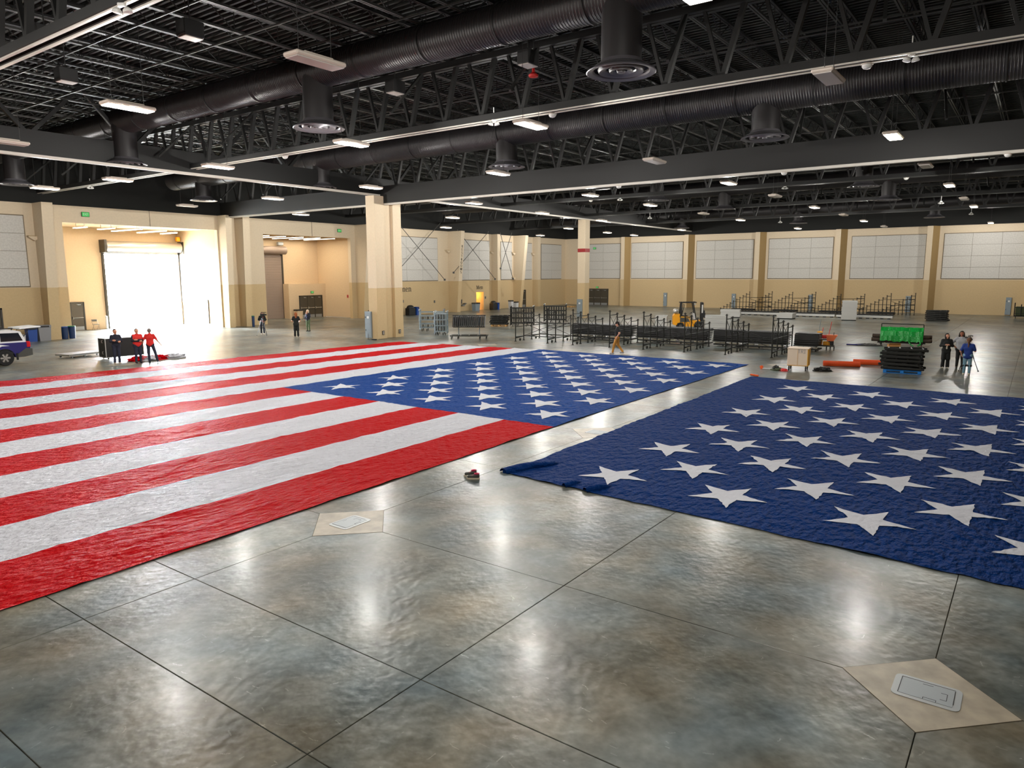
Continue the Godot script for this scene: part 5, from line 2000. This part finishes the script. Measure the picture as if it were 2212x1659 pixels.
func person(label: String, at: Vector3, turn: float, s: Dictionary) -> Node3D:
	# joints for a person of 1.75 m facing +Z; +X is the person's left
	var t := thing("person", label, "person", at, turn)
	var k: float = s.get("tall", 1.75) / 1.75
	var stout: float = s.get("stout", 1.0)
	var j := {"hl": V(0.09, 0.93, 0), "hr": V(-0.09, 0.93, 0), "kl": V(0.1, 0.5, 0.02), "kr": V(-0.1, 0.5, 0.02), "al": V(0.11, 0.09, -0.02), "ar": V(-0.11, 0.09, -0.02), "sl": V(0.18, 1.41, -0.01), "sr": V(-0.18, 1.41, -0.01), "el": V(0.24, 1.13, -0.03), "er": V(-0.24, 1.13, -0.03), "wl": V(0.24, 0.88, 0.05), "wr": V(-0.24, 0.88, 0.05), "pl": V(-1, 0, 0), "pr": V(1, 0, 0), "tl": V(0, 0, 1), "tr": V(0, 0, 1)}
	for key in s.get("pose", {}): j[key] = s.pose[key]
	var look: float = s.get("look", 0.0)
	var hb := Basis(Vector3.UP, look) * Basis(Vector3.RIGHT, s.get("nod", 0.0))
	var hc := V(0, 1.625, 0.015)
	var head := func(v: Vector3) -> Vector3: return hc + hb * v
	var torso := [[V(0.055, 1.0, 0), V(0.06, 1.26, 0.01), 0.105 * stout, 0.115 * stout], [V(-0.055, 1.0, 0), V(-0.06, 1.26, 0.01), 0.105 * stout, 0.115 * stout], [V(-0.07, 1.27, 0.0), V(0.07, 1.27, 0.0), 0.115 * stout, 0.115 * stout], [V(-0.15, 1.4, -0.01), V(0.15, 1.4, -0.01), 0.072, 0.072], [V(0, 1.3, 0), V(0, 1.44, -0.01), 0.11, 0.08]]
	var hips := [[j.hl, j.hr, 0.115 * stout, 0.115 * stout], [V(0, 0.95, -0.02), V(0, 1.03, 0), 0.115 * stout, 0.11 * stout]]
	var legs := [[j.hl, j.kl, 0.088 * stout, 0.06], [j.kl, j.al, 0.06, 0.04], [j.hr, j.kr, 0.088 * stout, 0.06], [j.kr, j.ar, 0.06, 0.04]]
	var uarm := [[j.sl, j.el, 0.056, 0.044], [j.sr, j.er, 0.056, 0.044]]
	var farm := [[j.el, j.wl, 0.043, 0.029], [j.er, j.wr, 0.043, 0.029]]
	var shrink := func(a: Array, by: float) -> Array:
		var o := []
		for b in a: o.append([b[0], b[1], b[2] + by, b[3] + by])
		return o
	var body: Array = []
	body.append_array(shrink.call(torso, -0.012))
	body.append_array(shrink.call(hips, -0.012))
	body.append_array(shrink.call(legs, -0.01))
	body.append_array(shrink.call(uarm, -0.006))
	body.append_array(farm)
	body.append([V(0, 1.44, -0.005), V(0, 1.55, 0.01), 0.056, 0.05])
	for f in [["al", "tl"], ["ar", "tr"]]:
		body.append([j[f[0]] - V(0, 0.03, 0), j[f[0]] + V(0, -0.055, 0) + j[f[1]] * 0.13, 0.032, 0.026])
	var mb := blob(body, 0.017, 0.05)
	# head with brow, nose, chin and ears
	var hd := blob([[head.call(V(0, 0.035, -0.015)), head.call(V(0, 0.02, 0.0)), 0.092, 0.092], [head.call(V(0, -0.02, 0.03)), head.call(V(0, -0.075, 0.045)), 0.066, 0.04], [head.call(V(0, 0.005, 0.085)), head.call(V(0, -0.028, 0.108)), 0.012, 0.017], [head.call(V(-0.03, 0.028, 0.072)), head.call(V(0.03, 0.028, 0.072)), 0.018, 0.018], [head.call(V(0.088, 0.012, -0.005)), head.call(V(0.09, -0.025, 0.0)), 0.018, 0.012], [head.call(V(-0.088, 0.012, -0.005)), head.call(V(-0.09, -0.025, 0.0)), 0.018, 0.012], [V(0, 1.5, 0.0), head.call(V(0, -0.05, -0.005)), 0.05, 0.055]], 0.009, 0.02)
	mb.v.append_array(hd.v)
	mb.n.append_array(hd.n)
	hand(mb, j.wl, j.get("dl", j.wl - j.el), j.pl, s.get("curl", 0.5), true)
	hand(mb, j.wr, j.get("dr", j.wr - j.er), j.pr, s.get("curl", 0.5), false)
	var parts := [[mb, "body", s.get("skin", "skin")]]
	var ey := MB.new()
	for x: float in [-0.032, 0.032]:
		ey.ball(head.call(V(x, 0.008, 0.087)), V(0.011, 0.007, 0.008), 8)
	parts.append([ey, "eyes", "eye"])
	ey = MB.new()
	ey.ball(head.call(V(0, -0.055, 0.088)), V(0.024, 0.007, 0.01), 8, hb)
	parts.append([ey, "mouth", "lip"])
	# clothes
	var sleeve: float = s.get("sleeve", 1.0)      # 1 long, 0.4 short
	var top: Array = shrink.call(torso, 0.012)
	top.append_array(shrink.call([[V(0, 0.95, -0.01), V(0, 1.05, 0), 0.12 * stout, 0.115 * stout], [j.hl + V(-0.02, s.get("hem", 0.03), 0), j.hr + V(0.02, s.get("hem", 0.03), 0), 0.112 * stout, 0.112 * stout]], 0.014))
	if sleeve > 0.9:
		top.append_array(shrink.call(uarm, 0.012))
		for b in farm: top.append([b[0], b[1].lerp(b[0], 0.06), b[2] + 0.012, b[3] + 0.014])
	else:
		for b in uarm: top.append([b[0], b[0].lerp(b[1], sleeve + 0.25), b[2] + 0.014, b[3] + 0.02])
	parts.append([blob(top, 0.018, 0.045), s.get("top_name", "shirt"), s.top])
	var wide: float = s.get("wide", 0.0)
	var tr: Array = shrink.call(hips, 0.006)
	for b in legs:
		tr.append([b[0], b[1] + V(0, 0.02 if b[1].y < 0.4 else 0.0, 0), b[2] + 0.01 + wide * 0.2, b[3] + 0.016 + wide])
	parts.append([blob(tr, 0.018, 0.035), "trousers", s.legs])
	for f in [["al", "tl"], ["ar", "tr"]]:
		var a: Vector3 = j[f[0]]
		var sh := [[a + V(0, -0.045, 0) - j[f[1]] * 0.045, a + V(0, -0.05, 0) + j[f[1]] * 0.13, 0.042, 0.036], [a + V(0, 0.0, 0), a + V(0, -0.04, 0), 0.044, 0.044]]
		parts.append([blob(sh, 0.012, 0.02), "shoe", s.get("shoes", "black")])
	var hair: String = s.get("hair", "hair_dark")
	var cap := [[head.call(V(0, 0.062, -0.03)), head.call(V(0, 0.05, -0.035)), 0.09, 0.094], [head.call(V(0, 0.02, -0.045)), head.call(V(0, -0.03, -0.05)), 0.088, 0.07]]
	match s.get("style", "short"):
		"long":
			cap.append_array([[head.call(V(0.06, 0.02, -0.02)), head.call(V(0.085, -0.2, 0.01)), 0.05, 0.035], [head.call(V(-0.06, 0.02, -0.02)), head.call(V(-0.085, -0.2, 0.01)), 0.05, 0.035], [head.call(V(0, 0.0, -0.06)), head.call(V(0, -0.24, -0.085)), 0.08, 0.06]])
		"bob":
			cap.append_array([[head.call(V(0.06, 0.03, -0.01)), head.call(V(0.09, -0.1, 0.0)), 0.055, 0.045], [head.call(V(-0.06, 0.03, -0.01)), head.call(V(-0.09, -0.1, 0.0)), 0.055, 0.045], [head.call(V(0, 0.0, -0.06)), head.call(V(0, -0.1, -0.06)), 0.08, 0.07]])
		"tail":
			cap.append_array([[head.call(V(0, 0.0, -0.1)), head.call(V(0, -0.06, -0.15)), 0.035, 0.042], [head.call(V(0, -0.06, -0.15)), head.call(V(0, -0.33, -0.13)), 0.044, 0.02]])
	parts.append([blob(cap, 0.011, 0.03), "hair", hair])
	if s.get("cap", "") != "":
		parts.append([blob([[head.call(V(0, 0.07, -0.01)), head.call(V(0, 0.06, -0.01)), 0.1, 0.102], [head.call(V(-0.04, 0.062, 0.1)), head.call(V(0.04, 0.062, 0.1)), 0.02, 0.02], [head.call(V(-0.03, 0.056, 0.15)), head.call(V(0.03, 0.056, 0.15)), 0.012, 0.012]], 0.01, 0.02), "cap", s.cap])
	for x in s.get("extra", []):
		parts.append([blob(x[2], 0.014, 0.02), x[0], x[1]])
	for p in parts:
		var o := part(p[0], p[1], p[2], t)
		o.scale = Vector3.ONE * k
	return t

func tripod(label: String, at: Vector3, turn: float, h: float) -> void:
	var t := thing("camera_tripod", label, "tripod", at, turn)
	for a: float in [0.4, 0.4 + TAU / 3, 0.4 + TAU * 2 / 3]:
		var mb := MB.new()
		var foot := V(cos(a) * 0.46, 0.03, sin(a) * 0.46)
		mb.tube(V(cos(a) * 0.05, h * 0.86, sin(a) * 0.05), foot.lerp(V(0, h * 0.86, 0), 0.45), 0.022, 0.02)
		mb.tube(foot.lerp(V(0, h * 0.86, 0), 0.5), foot, 0.014, 0.014)
		part(mb, "leg", "black", t)
		mb = MB.new()
		mb.ball(foot, V(0.035, 0.03, 0.035), 8)
		part(mb, "foot", "rubber", t)
		mb = MB.new()
		mb.tube(V(0, h * 0.42, 0), foot.lerp(V(0, h * 0.86, 0), 0.5), 0.009)
		part(mb, "spreader", "grey_dark", t)
	var mb2 := MB.new()
	mb2.tube(V(0, h * 0.4, 0), V(0, h * 0.92, 0), 0.025)
	mb2.cbox(V(0, h * 0.94, 0), V(0.1, 0.08, 0.12), 0.02)
	mb2.tube(V(0, h * 0.94, 0), V(0.05, h * 0.86, -0.36), 0.012)
	part(mb2, "fluid_head", "black", t)
	var c := thing("video_camera", label.replace("tripod", "video camera on its tripod"), "video camera", at + V(0, h * 0.965, 0), turn)
	mb2 = MB.new()
	mb2.cbox(V(0, 0.09, 0), V(0.14, 0.16, 0.32), 0.02)
	part(mb2, "body", "black", c)
	mb2 = MB.new()
	mb2.tube(V(0, 0.09, 0.16), V(0, 0.09, 0.3), 0.055, 0.065, 14)
	part(mb2, "lens", "black", c)
	mb2 = MB.new()
	mb2.path([V(0, 0.17, -0.12), V(0, 0.24, -0.1), V(0, 0.24, 0.12), V(0, 0.17, 0.14)], 0.018)
	part(mb2, "top_handle", "black", c)
	mb2 = MB.new()
	mb2.tube(V(0.06, 0.25, -0.05), V(0.06, 0.25, 0.28), 0.022, 0.022, 10)
	part(mb2, "microphone", "black", c)
	mb2 = MB.new()
	mb2.cbox(V(-0.13, 0.16, 0.02), V(0.12, 0.08, 0.02), 0.006)
	part(mb2, "viewfinder", "grey_dark", c)

func build_people() -> void:
	var to_cam := func(p: Vector3) -> float: return atan2(-p.x, -p.z)
	var folded := {"el": V(0.25, 1.16, 0.06), "er": V(-0.25, 1.16, 0.06), "wl": V(-0.04, 1.2, 0.19), "wr": V(0.04, 1.13, 0.2), "pl": V(0, 0, -1), "pr": V(0, 0, -1), "dl": V(-1, 0.1, -0.1), "dr": V(1, 0.1, -0.1)}
	var p := V(-37.45, 0, -17.4)
	person("person in a navy hoodie and white shoes before the black road case", p, to_cam.call(p) + 0.25, {"tall": 1.77, "top": "navy", "legs": "jeans_dark", "shoes": "cream", "hair": "hair_dark", "top_name": "hoodie", "pose": folded, "look": 0.3})
	p = V(-37.0, 0, -18.25)
	person("stout person in red and dark sleeves with folded arms by the road case", p, to_cam.call(p) + 0.3, {"tall": 1.76, "stout": 1.18, "top": "shirt_red", "legs": "jeans_dark", "shoes": "navy", "hair": "hair_grey", "sleeve": 0.4, "pose": folded, "look": 0.2, "extra": [["sleeves", "navy", [[V(0.2, 1.38, 0), V(0.25, 1.16, 0.06), 0.068, 0.06], [V(0.25, 1.16, 0.06), V(0.0, 1.19, 0.19), 0.058, 0.045], [V(-0.2, 1.38, 0), V(-0.25, 1.16, 0.06), 0.068, 0.06], [V(-0.25, 1.16, 0.06), V(0.0, 1.13, 0.2), 0.058, 0.045]]]]})
	p = V(-36.7, 0, -18.75)
	person("person in a red shirt stepping wide with arms out, by the cloth bundle", p, to_cam.call(p) + PI - 0.2, {"tall": 1.75, "top": "shirt_red", "legs": "jeans_dark", "shoes": "navy", "hair": "hair_grey", "sleeve": 0.5, "pose": {"el": V(0.33, 1.12, 0), "er": V(-0.33, 1.14, 0), "wl": V(0.35, 0.9, 0.05), "wr": V(-0.46, 0.95, 0.06), "kl": V(0.11, 0.5, 0.03), "al": V(0.09, 0.09, 0), "kr": V(-0.2, 0.5, 0.05), "ar": V(-0.3, 0.1, -0.05)}})
	p = V(-47.1, 0, -32.65)
	person("camera operator in a black jacket and red shirt behind the dock tripod", p, to_cam.call(p), {"tall": 1.66, "top": "black_cloth", "legs": "navy", "shoes": "cream", "hair": "hair_brown", "top_name": "jacket", "pose": {"el": V(0.28, 1.16, 0.02), "er": V(-0.28, 1.16, 0.02), "wl": V(0.16, 1.02, 0.2), "wr": V(-0.16, 1.1, 0.2)}, "extra": [["red_shirt", "shirt_red", [[V(0.05, 1.02, 0.07), V(0.06, 1.34, 0.07), 0.085, 0.06]]]]})
	tripod("black tripod in front of the camera operator in red and black", V(-46.1, 0, -32.0), 2.4, 1.5)
	p = V(-43.2, 0, -32.75)
	person("woman in black with long auburn hair seen from behind near the dock", p, to_cam.call(p) + PI, {"tall": 1.74, "top": "black_cloth", "legs": "black_cloth", "wide": 0.025, "hair": "hair_auburn", "style": "long", "sleeve": 0.4, "hem": -0.08, "pose": {"el": V(0.28, 1.14, 0.0), "er": V(-0.28, 1.14, 0.0), "wl": V(0.2, 1.08, 0.2), "wr": V(-0.2, 1.08, 0.2)}})
	p = V(-46.5, 0, -36.4)
	person("woman in a navy top and green trousers raising a phone near the dock", p, to_cam.call(p) - 0.7, {"tall": 1.7, "top": "navy", "legs": "green_cloth", "shoes": "black", "hair": "hair_blond", "style": "bob", "pose": {"el": V(0.26, 1.2, 0.08), "er": V(-0.26, 1.15, 0.0), "wl": V(0.14, 1.42, 0.22), "wr": V(-0.2, 0.98, 0.2)}, "extra": [["lanyard", "shirt_blue", [[V(-0.05, 1.4, 0.1), V(-0.01, 1.15, 0.145), 0.018, 0.018], [V(0.05, 1.4, 0.1), V(-0.01, 1.15, 0.145), 0.018, 0.018]]]]})
	p = V(-18.75, 0, -35.65)
	person("man in a dark polo shirt, cap and tan trousers walking by the starry canton", p, atan2(-0.92, 0.38), {"tall": 1.8, "stout": 1.08, "top": "black_cloth", "legs": "khaki", "shoes": "grey_bin", "sleeve": 0.35, "cap": "hair_dark", "nod": 0.35, "skin": "skin", "pose": {"kl": V(0.1, 0.52, 0.16), "al": V(0.1, 0.1, 0.24), "kr": V(-0.1, 0.51, -0.02), "ar": V(-0.1, 0.13, -0.28), "el": V(0.27, 1.15, -0.12), "wl": V(0.22, 0.94, 0.02), "er": V(-0.27, 1.15, -0.08), "wr": V(-0.24, 0.96, 0.08)}, "extra": [["chest_badge", "white", [[V(0.08, 1.3, 0.115), V(0.08, 1.26, 0.118), 0.025, 0.025]]]]})
	p = V(-3.3, 0, -39.0)
	person("woman in a black jacket and wide black trousers with clasped hands", p, to_cam.call(p) + 0.15, {"tall": 1.63, "top": "black_cloth", "top_name": "jacket", "legs": "black_cloth", "wide": 0.03, "shoes": "cream", "hair": "hair_dark", "style": "long", "hem": -0.1, "look": 0.3, "pose": {"el": V(0.26, 1.14, 0.02), "er": V(-0.26, 1.14, 0.02), "wl": V(0.05, 1.2, 0.22), "wr": V(-0.05, 1.2, 0.22), "dl": V(-1, 0.2, 0.2), "dr": V(1, 0.2, 0.2)}, "extra": [["blouse", "cream", [[V(0, 1.02, 0.1), V(0, 1.3, 0.095), 0.05, 0.045]]]]})
	p = V(-2.75, 0, -39.3)
	person("woman in a grey patterned T-shirt and black leggings, hand on hip", p, to_cam.call(p), {"tall": 1.74, "stout": 1.12, "top": "shirt_grey", "legs": "black_cloth", "shoes": "grey_dark", "hair": "hair_dark", "style": "bob", "skin": "skin_dark", "sleeve": 0.5, "pose": {"er": V(-0.4, 1.16, -0.04), "wr": V(-0.22, 1.0, 0.05), "dr": V(0.6, -0.3, 0.3)}})
	p = V(-2.3, 0, -37.0)
	person("woman in a blue shirt and pale jeans with a ponytail, seen from behind", p, to_cam.call(p) + PI - 0.1, {"tall": 1.62, "top": "shirt_blue", "legs": "jeans", "shoes": "cream", "hair": "hair_brown", "style": "tail", "sleeve": 0.6, "hem": -0.06, "pose": {"er": V(-0.27, 1.15, 0.05), "wr": V(-0.16, 1.22, 0.28), "el": V(0.3, 1.12, -0.02), "wl": V(0.27, 0.95, 0.1)}, "extra": [["knee_strap", "black", [[V(0.06, 0.45, 0.01), V(0.14, 0.45, 0.01), 0.066, 0.066], [V(-0.14, 0.45, 0.01), V(-0.06, 0.45, 0.01), 0.066, 0.066]]]]})
	tripod("black tripod between the three women at the hall's right", V(-2.4, 0, -38.5), 0.3, 1.42)

# ---------------------------------------------------------------- wall panels, signs, rods and small fittings
func acoustic(label: String, at: Vector3, turn: float, w: float, h: float, cols: int) -> void:
	var t := thing("acoustic_panel", label, "wall panel", at, turn, "white wall panels")
	var mb := MB.new()
	mb.cbox(V(0, h / 2, 0.03), V(w + 0.12, h + 0.12, 0.05), 0.01)
	part(mb, "backing", "acoustic_edge", t)
	var tile := MB.new()
	tile.cbox(V(0, 0, 0), V(w / cols - 0.018, h / 4 - 0.018, 0.05), 0.008)
	var m := tile.mesh()
	for i in cols:
		for j in 4:
			pin(m, "tile", "acoustic", t, V(-w / 2 + w * (i + 0.5) / cols, h * (j + 0.5) / 4, 0.07 + 0.002 * ((i + j) % 2)))

func exit_sign(label: String, at: Vector3, turn: float, s := 1.0) -> void:
	var t := thing("exit_sign", label, "exit sign", at, turn)
	var mb := MB.new()
	mb.cbox(V(0, 0, 0.05), V(0.42 * s, 0.26 * s, 0.06), 0.01)
	part(mb, "housing", "grey_dark", t)
	mb = MB.new()
	mb.cbox(V(0, 0, 0.082), V(0.38 * s, 0.22 * s, 0.012), 0.003)
	part(mb, "face", "sign_on", t)
	words("EXIT", "Droid Sans", 0.16 * s, 0.004, "lettering", "white", t, V(0, 0, 0.091), 0)

func build_details() -> void:
	var q := PI / 2
	# white panels: far wall, then dock wall
	var k := 0
	for p in [[-52.7, -47.3, 2], [-45.6, -38.2, 3], [-36.3, -29.0, 3], [-27.1, -19.8, 3], [-17.8, -10.4, 3], [-8.7, -1.0, 3], [0.6, 8.0, 3]]:
		acoustic("large white panel high on the far wall, %s from the corner" % ordinal(k), V((p[0] + p[1]) / 2, 3.78, ZF), 0.0, p[1] - p[0], 4.72, p[2])
		k += 1
	k = 0
	for p in [[-13.6, -20.75, 3, "left of the near wall pier"], [-52.6, -53.9, 1, "just behind the near column"], [-55.0, -62.6, 3, "above the women's restroom"], [-66.0, -72.3, 3, "above the men's restroom"], [-74.7, -77.1, 1, "narrow, between two wall piers"], [-79.3, -81.7, 1, "above the dark side door"], [-84.0, -89.2, 2, "nearest the far corner"]]:
		acoustic("white panel on the dock wall " + p[3], V(XW, 3.72, (p[0] + p[1]) / 2), q, absf(p[1] - p[0]), 4.75, p[2])
	# crossed rods before the panels by the restrooms
	k = 0
	for r in [[-54.7, 9.9, -62.1, 3.8], [-61.5, 10.1, -54.4, 4.6], [-64.4, 9.5, -71.5, 3.8], [-70.2, 9.5, -63.6, 4.6], [-72.6, 9.5, -75.3, 3.8], [-75.0, 9.6, -72.6, 5.1]]:
		var t := thing("brace_rod", "thin dark diagonal brace rod before the %s panel, %s" % [["restroom", "restroom", "second restroom", "second restroom", "narrow white", "narrow white"][k], ["falling away from camera", "rising away from camera"][k % 2]], "brace", V(-54.75 + 0.05 * (k % 2), 0, 0))
		var mb := MB.new()
		mb.tube(V(0, r[1], r[0]), V(0, r[3], r[2]), 0.034, 0.034, 8)
		part(mb, "rod", "grey_dark", t)
		mb = MB.new()
		mb.cbox(V(0, r[3], r[2]), V(0.05, 0.22, 0.3), 0.01)
		part(mb, "clevis", "grey_dark", t)
		k += 1
	# lettering
	var t := thing("wall_sign", "dark serif letters reading Women on the dock wall", "sign", V(XW + 0.01, 2.82, -56.75), q)
	words("Women", "Droid Serif", 0.8, 0.03, "lettering", "letter", t, Vector3.ZERO, 0)
	t = thing("wall_sign", "dark serif letters reading Men on the dock wall", "sign", V(XW + 0.01, 2.78, -70.35), q)
	words("Men", "Droid Serif", 0.62, 0.03, "lettering", "letter", t, Vector3.ZERO, 0)
	t = thing("wall_sign", "vertical dark letters reading RESTROOMS on a sloping wall pier", "sign", V(0, 0, -64.9), 0)
	var s := "RESTROOMS"
	for i in s.length():
		var y := 7.6 - 0.37 * i
		words(s[i], "Droid Sans", 0.4, 0.02, "letter_" + s[i].to_lower(), "letter", t, V(XW + lerpf(1.2, 2.0, y / TOP) + 0.02, y, 0), q)
	# exit signs
	exit_sign("green exit sign high above the open dock recess", V(XW, 8.8, -24.8), q, 1.3)
	exit_sign("green exit sign high above the closed dock recess", V(XW, 8.7, -48.3), q, 1.2)
	exit_sign("green exit sign above the triple doors in the dock recess", V(-61.5, 2.62, -48.8), q, 0.9)
	exit_sign("green exit sign over the far white panel by the corner", V(-51.35, 7.95, ZF + 0.1), 0, 1.1)
	exit_sign("green exit sign above the double doors in the far corner", V(-50.9, 2.5, ZF), 0, 0.9)
	# restroom ceiling lamp behind the men's doorway
	t = thing("ceiling_lamp", "warm ceiling lamp inside the men's restroom passage", "ceiling light", V(-57.6, 2.38, -70.4), 0)
	var mb := MB.new()
	mb.lathe([Vector2(0.2, 0.02), Vector2(0.18, -0.04), Vector2(0.0, -0.06)], 16)
	part(mb, "lamp_glass", "tube_on", t)
	mb = MB.new()
	mb.tube(V(0, 0.0, 0), V(0, 0.02, 0), 0.22, 0.22, 16)
	part(mb, "lamp_base", "white", t)
	var l := OmniLight3D.new()
	l.name = "glow"
	l.light_energy = 3.0
	l.light_color = Color(1.0, 0.78, 0.34)
	l.light_size = 0.1
	l.omni_range = 30
	l.omni_attenuation = 2.0
	l.shadow_enabled = true
	t.add_child(l)
	l.position = V(0, -0.2, 0)
	# small bracket cones on the piers
	k = 0
	for b in [[-21.25, 6.95, "beside the near white panel"], [-64.3, 7.0, "on the RESTROOMS pier"], [-72.8, 7.0, "on the pier past the men's panel"], [-77.3, 7.0, "on the sloping pier"], [-77.35, 3.8, "low on the sloping pier"], [-81.8, 7.0, "on the last pier"]]:
		t = thing("wall_bracket", "small tan wedge bracket " + b[2], "bracket", V(XW, b[1], b[0]), q)
		mb = MB.new()
		mb.prism(PackedVector2Array([Vector2(-0.36, 0.16), Vector2(0.36, 0.16), Vector2(0.36, 0.1), Vector2(0.04, -0.12), Vector2(-0.04, -0.12), Vector2(-0.36, 0.1)]), 0.0, 0.35)
		part(mb, "wedge", "wall_up", t)
		mb = MB.new()
		mb.cbox(V(0, 0.19, 0.18), V(0.76, 0.03, 0.38), 0.006)
		part(mb, "cap", "wall_low", t)
	# ceiling speaker boxes hung from the joists
	k = 0
	for b in [[-20.4, -12.3, "nearest the camera"], [-28.4, -12.3, "second along the near joists"], [-24.2, -10.0, "beside the near truss"], [-37.9, -19.6, "behind the near duct end"], [-20.3, -20.4, "before the first deep truss"], [-14.2, -20.4, "under the near duct"]]:
		t = thing("ceiling_speaker", "black ceiling box with a pale grille, " + b[2], "ceiling speaker", V(b[0], 11.2, b[1]), 0, "ceiling boxes")
		mb = MB.new()
		mb.cbox(V(0, 0.24, 0), V(0.46, 0.44, 0.62), 0.02)
		part(mb, "box", "black", t)
		mb = MB.new()
		mb.cbox(V(0, 0.0, 0), V(0.42, 0.03, 0.56), 0.01)
		part(mb, "grille", "lens_off", t)
		mb = MB.new()
		mb.tube(V(0, 0.46, 0), V(0, 1.35, 0), 0.02)
		part(mb, "hanger", "cable", t)
	# twin-head emergency lights and detectors along the tracks
	k = 0
	for b in [[-15.9, 9.97, -8.1, "on the near truss"], [-16.7, 9.97, -21.8, "mid hall on the white track"], [-3.2, 9.97, -21.9, "right end of the white track"], [-48.9, 9.97, -22.0, "by the dock wall on the white track"], [-26.0, 9.97, -49.4, "past the partition track, first"], [-14.0, 9.97, -49.4, "past the partition track, second"], [-30.0, 9.6, -63.0, "above the far half, first"], [-6.5, 9.6, -63.0, "above the far half, second"], [-22.0, 9.6, -76.6, "before the far wall, first"], [-5.5, 9.6, -76.6, "before the far wall, second"]]:
		t = thing("emergency_light", "small white twin-head emergency light " + b[3], "emergency light", V(b[0], b[1], b[2]), 0.6, "twin-head emergency lights")
		for x: float in [-0.11, 0.11]:
			mb = MB.new()
			mb.lathe([Vector2(0.035, 0.07), Vector2(0.09, 0.015), Vector2(0.1, -0.04), Vector2(0.0, -0.055)], 14, Transform3D(Basis(Vector3.BACK, x * 2.0), V(x, -0.08, 0)))
			part(mb, "lamp_head", "white", t)
		mb = MB.new()
		mb.cbox(V(0, 0.04, 0), V(0.16, 0.07, 0.1), 0.015)
		mb.tube(V(0, 0.05, 0), V(0, 0.5, 0), 0.015)
		part(mb, "stem", "white", t)
	k = 0
	for b in [[-14.4, -22.2], [-4.3, -22.2], [-29.5, -22.2], [-18.9, -35.75], [-10.2, -35.75], [-1.5, -35.75], [-28.5, -49.4], [-7.0, -49.4]]:
		var low: bool = b[1] < -30 and b[1] > -40
		t = thing("smoke_detector", "small white ceiling dome %s, %s from the dock side" % ["under the partition track" if low else "under a deep truss", ordinal([1, 2, 0, 0, 1, 2, 0, 1][k])] + (" beyond it" if k > 5 else ""), "detector", V(b[0], 9.12 if low else 10.01, b[1]), 0, "white ceiling domes")
		mb = MB.new()
		mb.lathe([Vector2(0.13, 0.0), Vector2(0.13, -0.05), Vector2(0.09, -0.1), Vector2(0.0, -0.13)], 14)
		part(mb, "dome", "white", t)
		mb = MB.new()
		mb.tube(V(0, -0.005, 0), V(0, 0.03, 0), 0.16, 0.16, 14)
		part(mb, "base", "housing", t)
		k += 1
	# red alarm bell housing by the duct
	t = thing("alarm_beacon", "small red alarm beacon hanging under the nearest duct", "beacon", V(-14.6, 11.1, -21.3), 0)
	mb = MB.new()
	mb.tube(V(0, 0.15, 0), V(0, 0.5, 0), 0.05, 0.05, 10)
	mb.lathe([Vector2(0.06, 0.15), Vector2(0.17, 0.06), Vector2(0.16, 0.0), Vector2(0.0, -0.02)], 16)
	part(mb, "beacon", "red", t)
	mb = MB.new()
	mb.tube(V(0, 0.5, 0), V(0, 1.4, 0), 0.015)
	part(mb, "hanger", "cable", t)
	# wall outlets and small wall devices
	k = 0
	for o in [[V(-36.77, 0.42, -35.15), q, "on the near column's front pier"], [V(-36.77, 0.42, -36.75), q, "on the near column's rear pier"], [V(XW, 1.3, -62.0), q, "on the wall left of the RESTROOMS pier"], [V(XW, 1.5, -56.9), q, "beside the women's doorway"], [V(XW, 1.5, -71.5), q, "beside the men's doorway"], [V(-58.0, 2.2, -50.58), 0.0, "red, in the closed dock recess"], [V(-52.6, 0.9, ZF), 0.0, "left of the far double doors"], [V(-46.9, 0.9, ZF), 0.0, "right of the far double doors"]]:
		t = thing("wall_box", "small wall device plate " + o[2], "wall device", o[0], o[1])
		mb = MB.new()
		mb.cbox(V(0, 0, 0.02), V(0.2, 0.28, 0.04), 0.008)
		part(mb, "plate", "red" if k == 5 else "grey_dark", t)
		mb = MB.new()
		mb.cbox(V(0, 0.05, 0.042), V(0.08, 0.08, 0.01), 0.002)
		mb.cbox(V(0, -0.06, 0.042), V(0.08, 0.08, 0.01), 0.002)
		part(mb, "socket", "housing" if k < 2 else "grey_bin", t)
		k += 1
	# dark patch panel on the bright recess side wall
	t = thing("door_edge", "narrow dark strip on the sunlit side wall of the dock recess", "corner guard", V(-58.9, 0.1, -35.5), 0)
	mb = MB.new()
	mb.cbox(V(0, 1.15, 0.05), V(0.16, 2.1, 0.08), 0.02)
	part(mb, "guard", "door_frame", t)
	# a tree in the glare outside the dock door
	t = thing("tree", "sparse leafy tree standing in the glare outside the dock door", "tree", V(-84.0, 0, -41.5), 0)
	mb = MB.new()
	mb.tube(V(0, -0.05, 0), V(0.1, 3.0, 0.1), 0.16, 0.1, 10)
	mb.tube(V(0.1, 2.9, 0.1), V(0.9, 4.6, 0.6), 0.08, 0.03, 8)
	mb.tube(V(0.1, 2.9, 0.1), V(-0.8, 4.8, -0.5), 0.08, 0.03, 8)
	part(mb, "trunk", "carpet_roll", t)
	mb = MB.new()
	var g := RandomNumberGenerator.new()
	g.seed = 17
	for i in 700:
		var c := V(g.randfn(0, 1.0), 4.4 + g.randfn(0, 1.1), g.randfn(0, 1.0))
		var b := Basis.from_euler(V(g.randf() * TAU, g.randf() * TAU, 0))
		mb.quad(c - b.x * 0.1, c + b.y * 0.05, c + b.x * 0.1, c - b.y * 0.05, b.z)
	var lv := part(mb, "leaves", "olive", t)
	lv.set_meta("kind", "stuff")
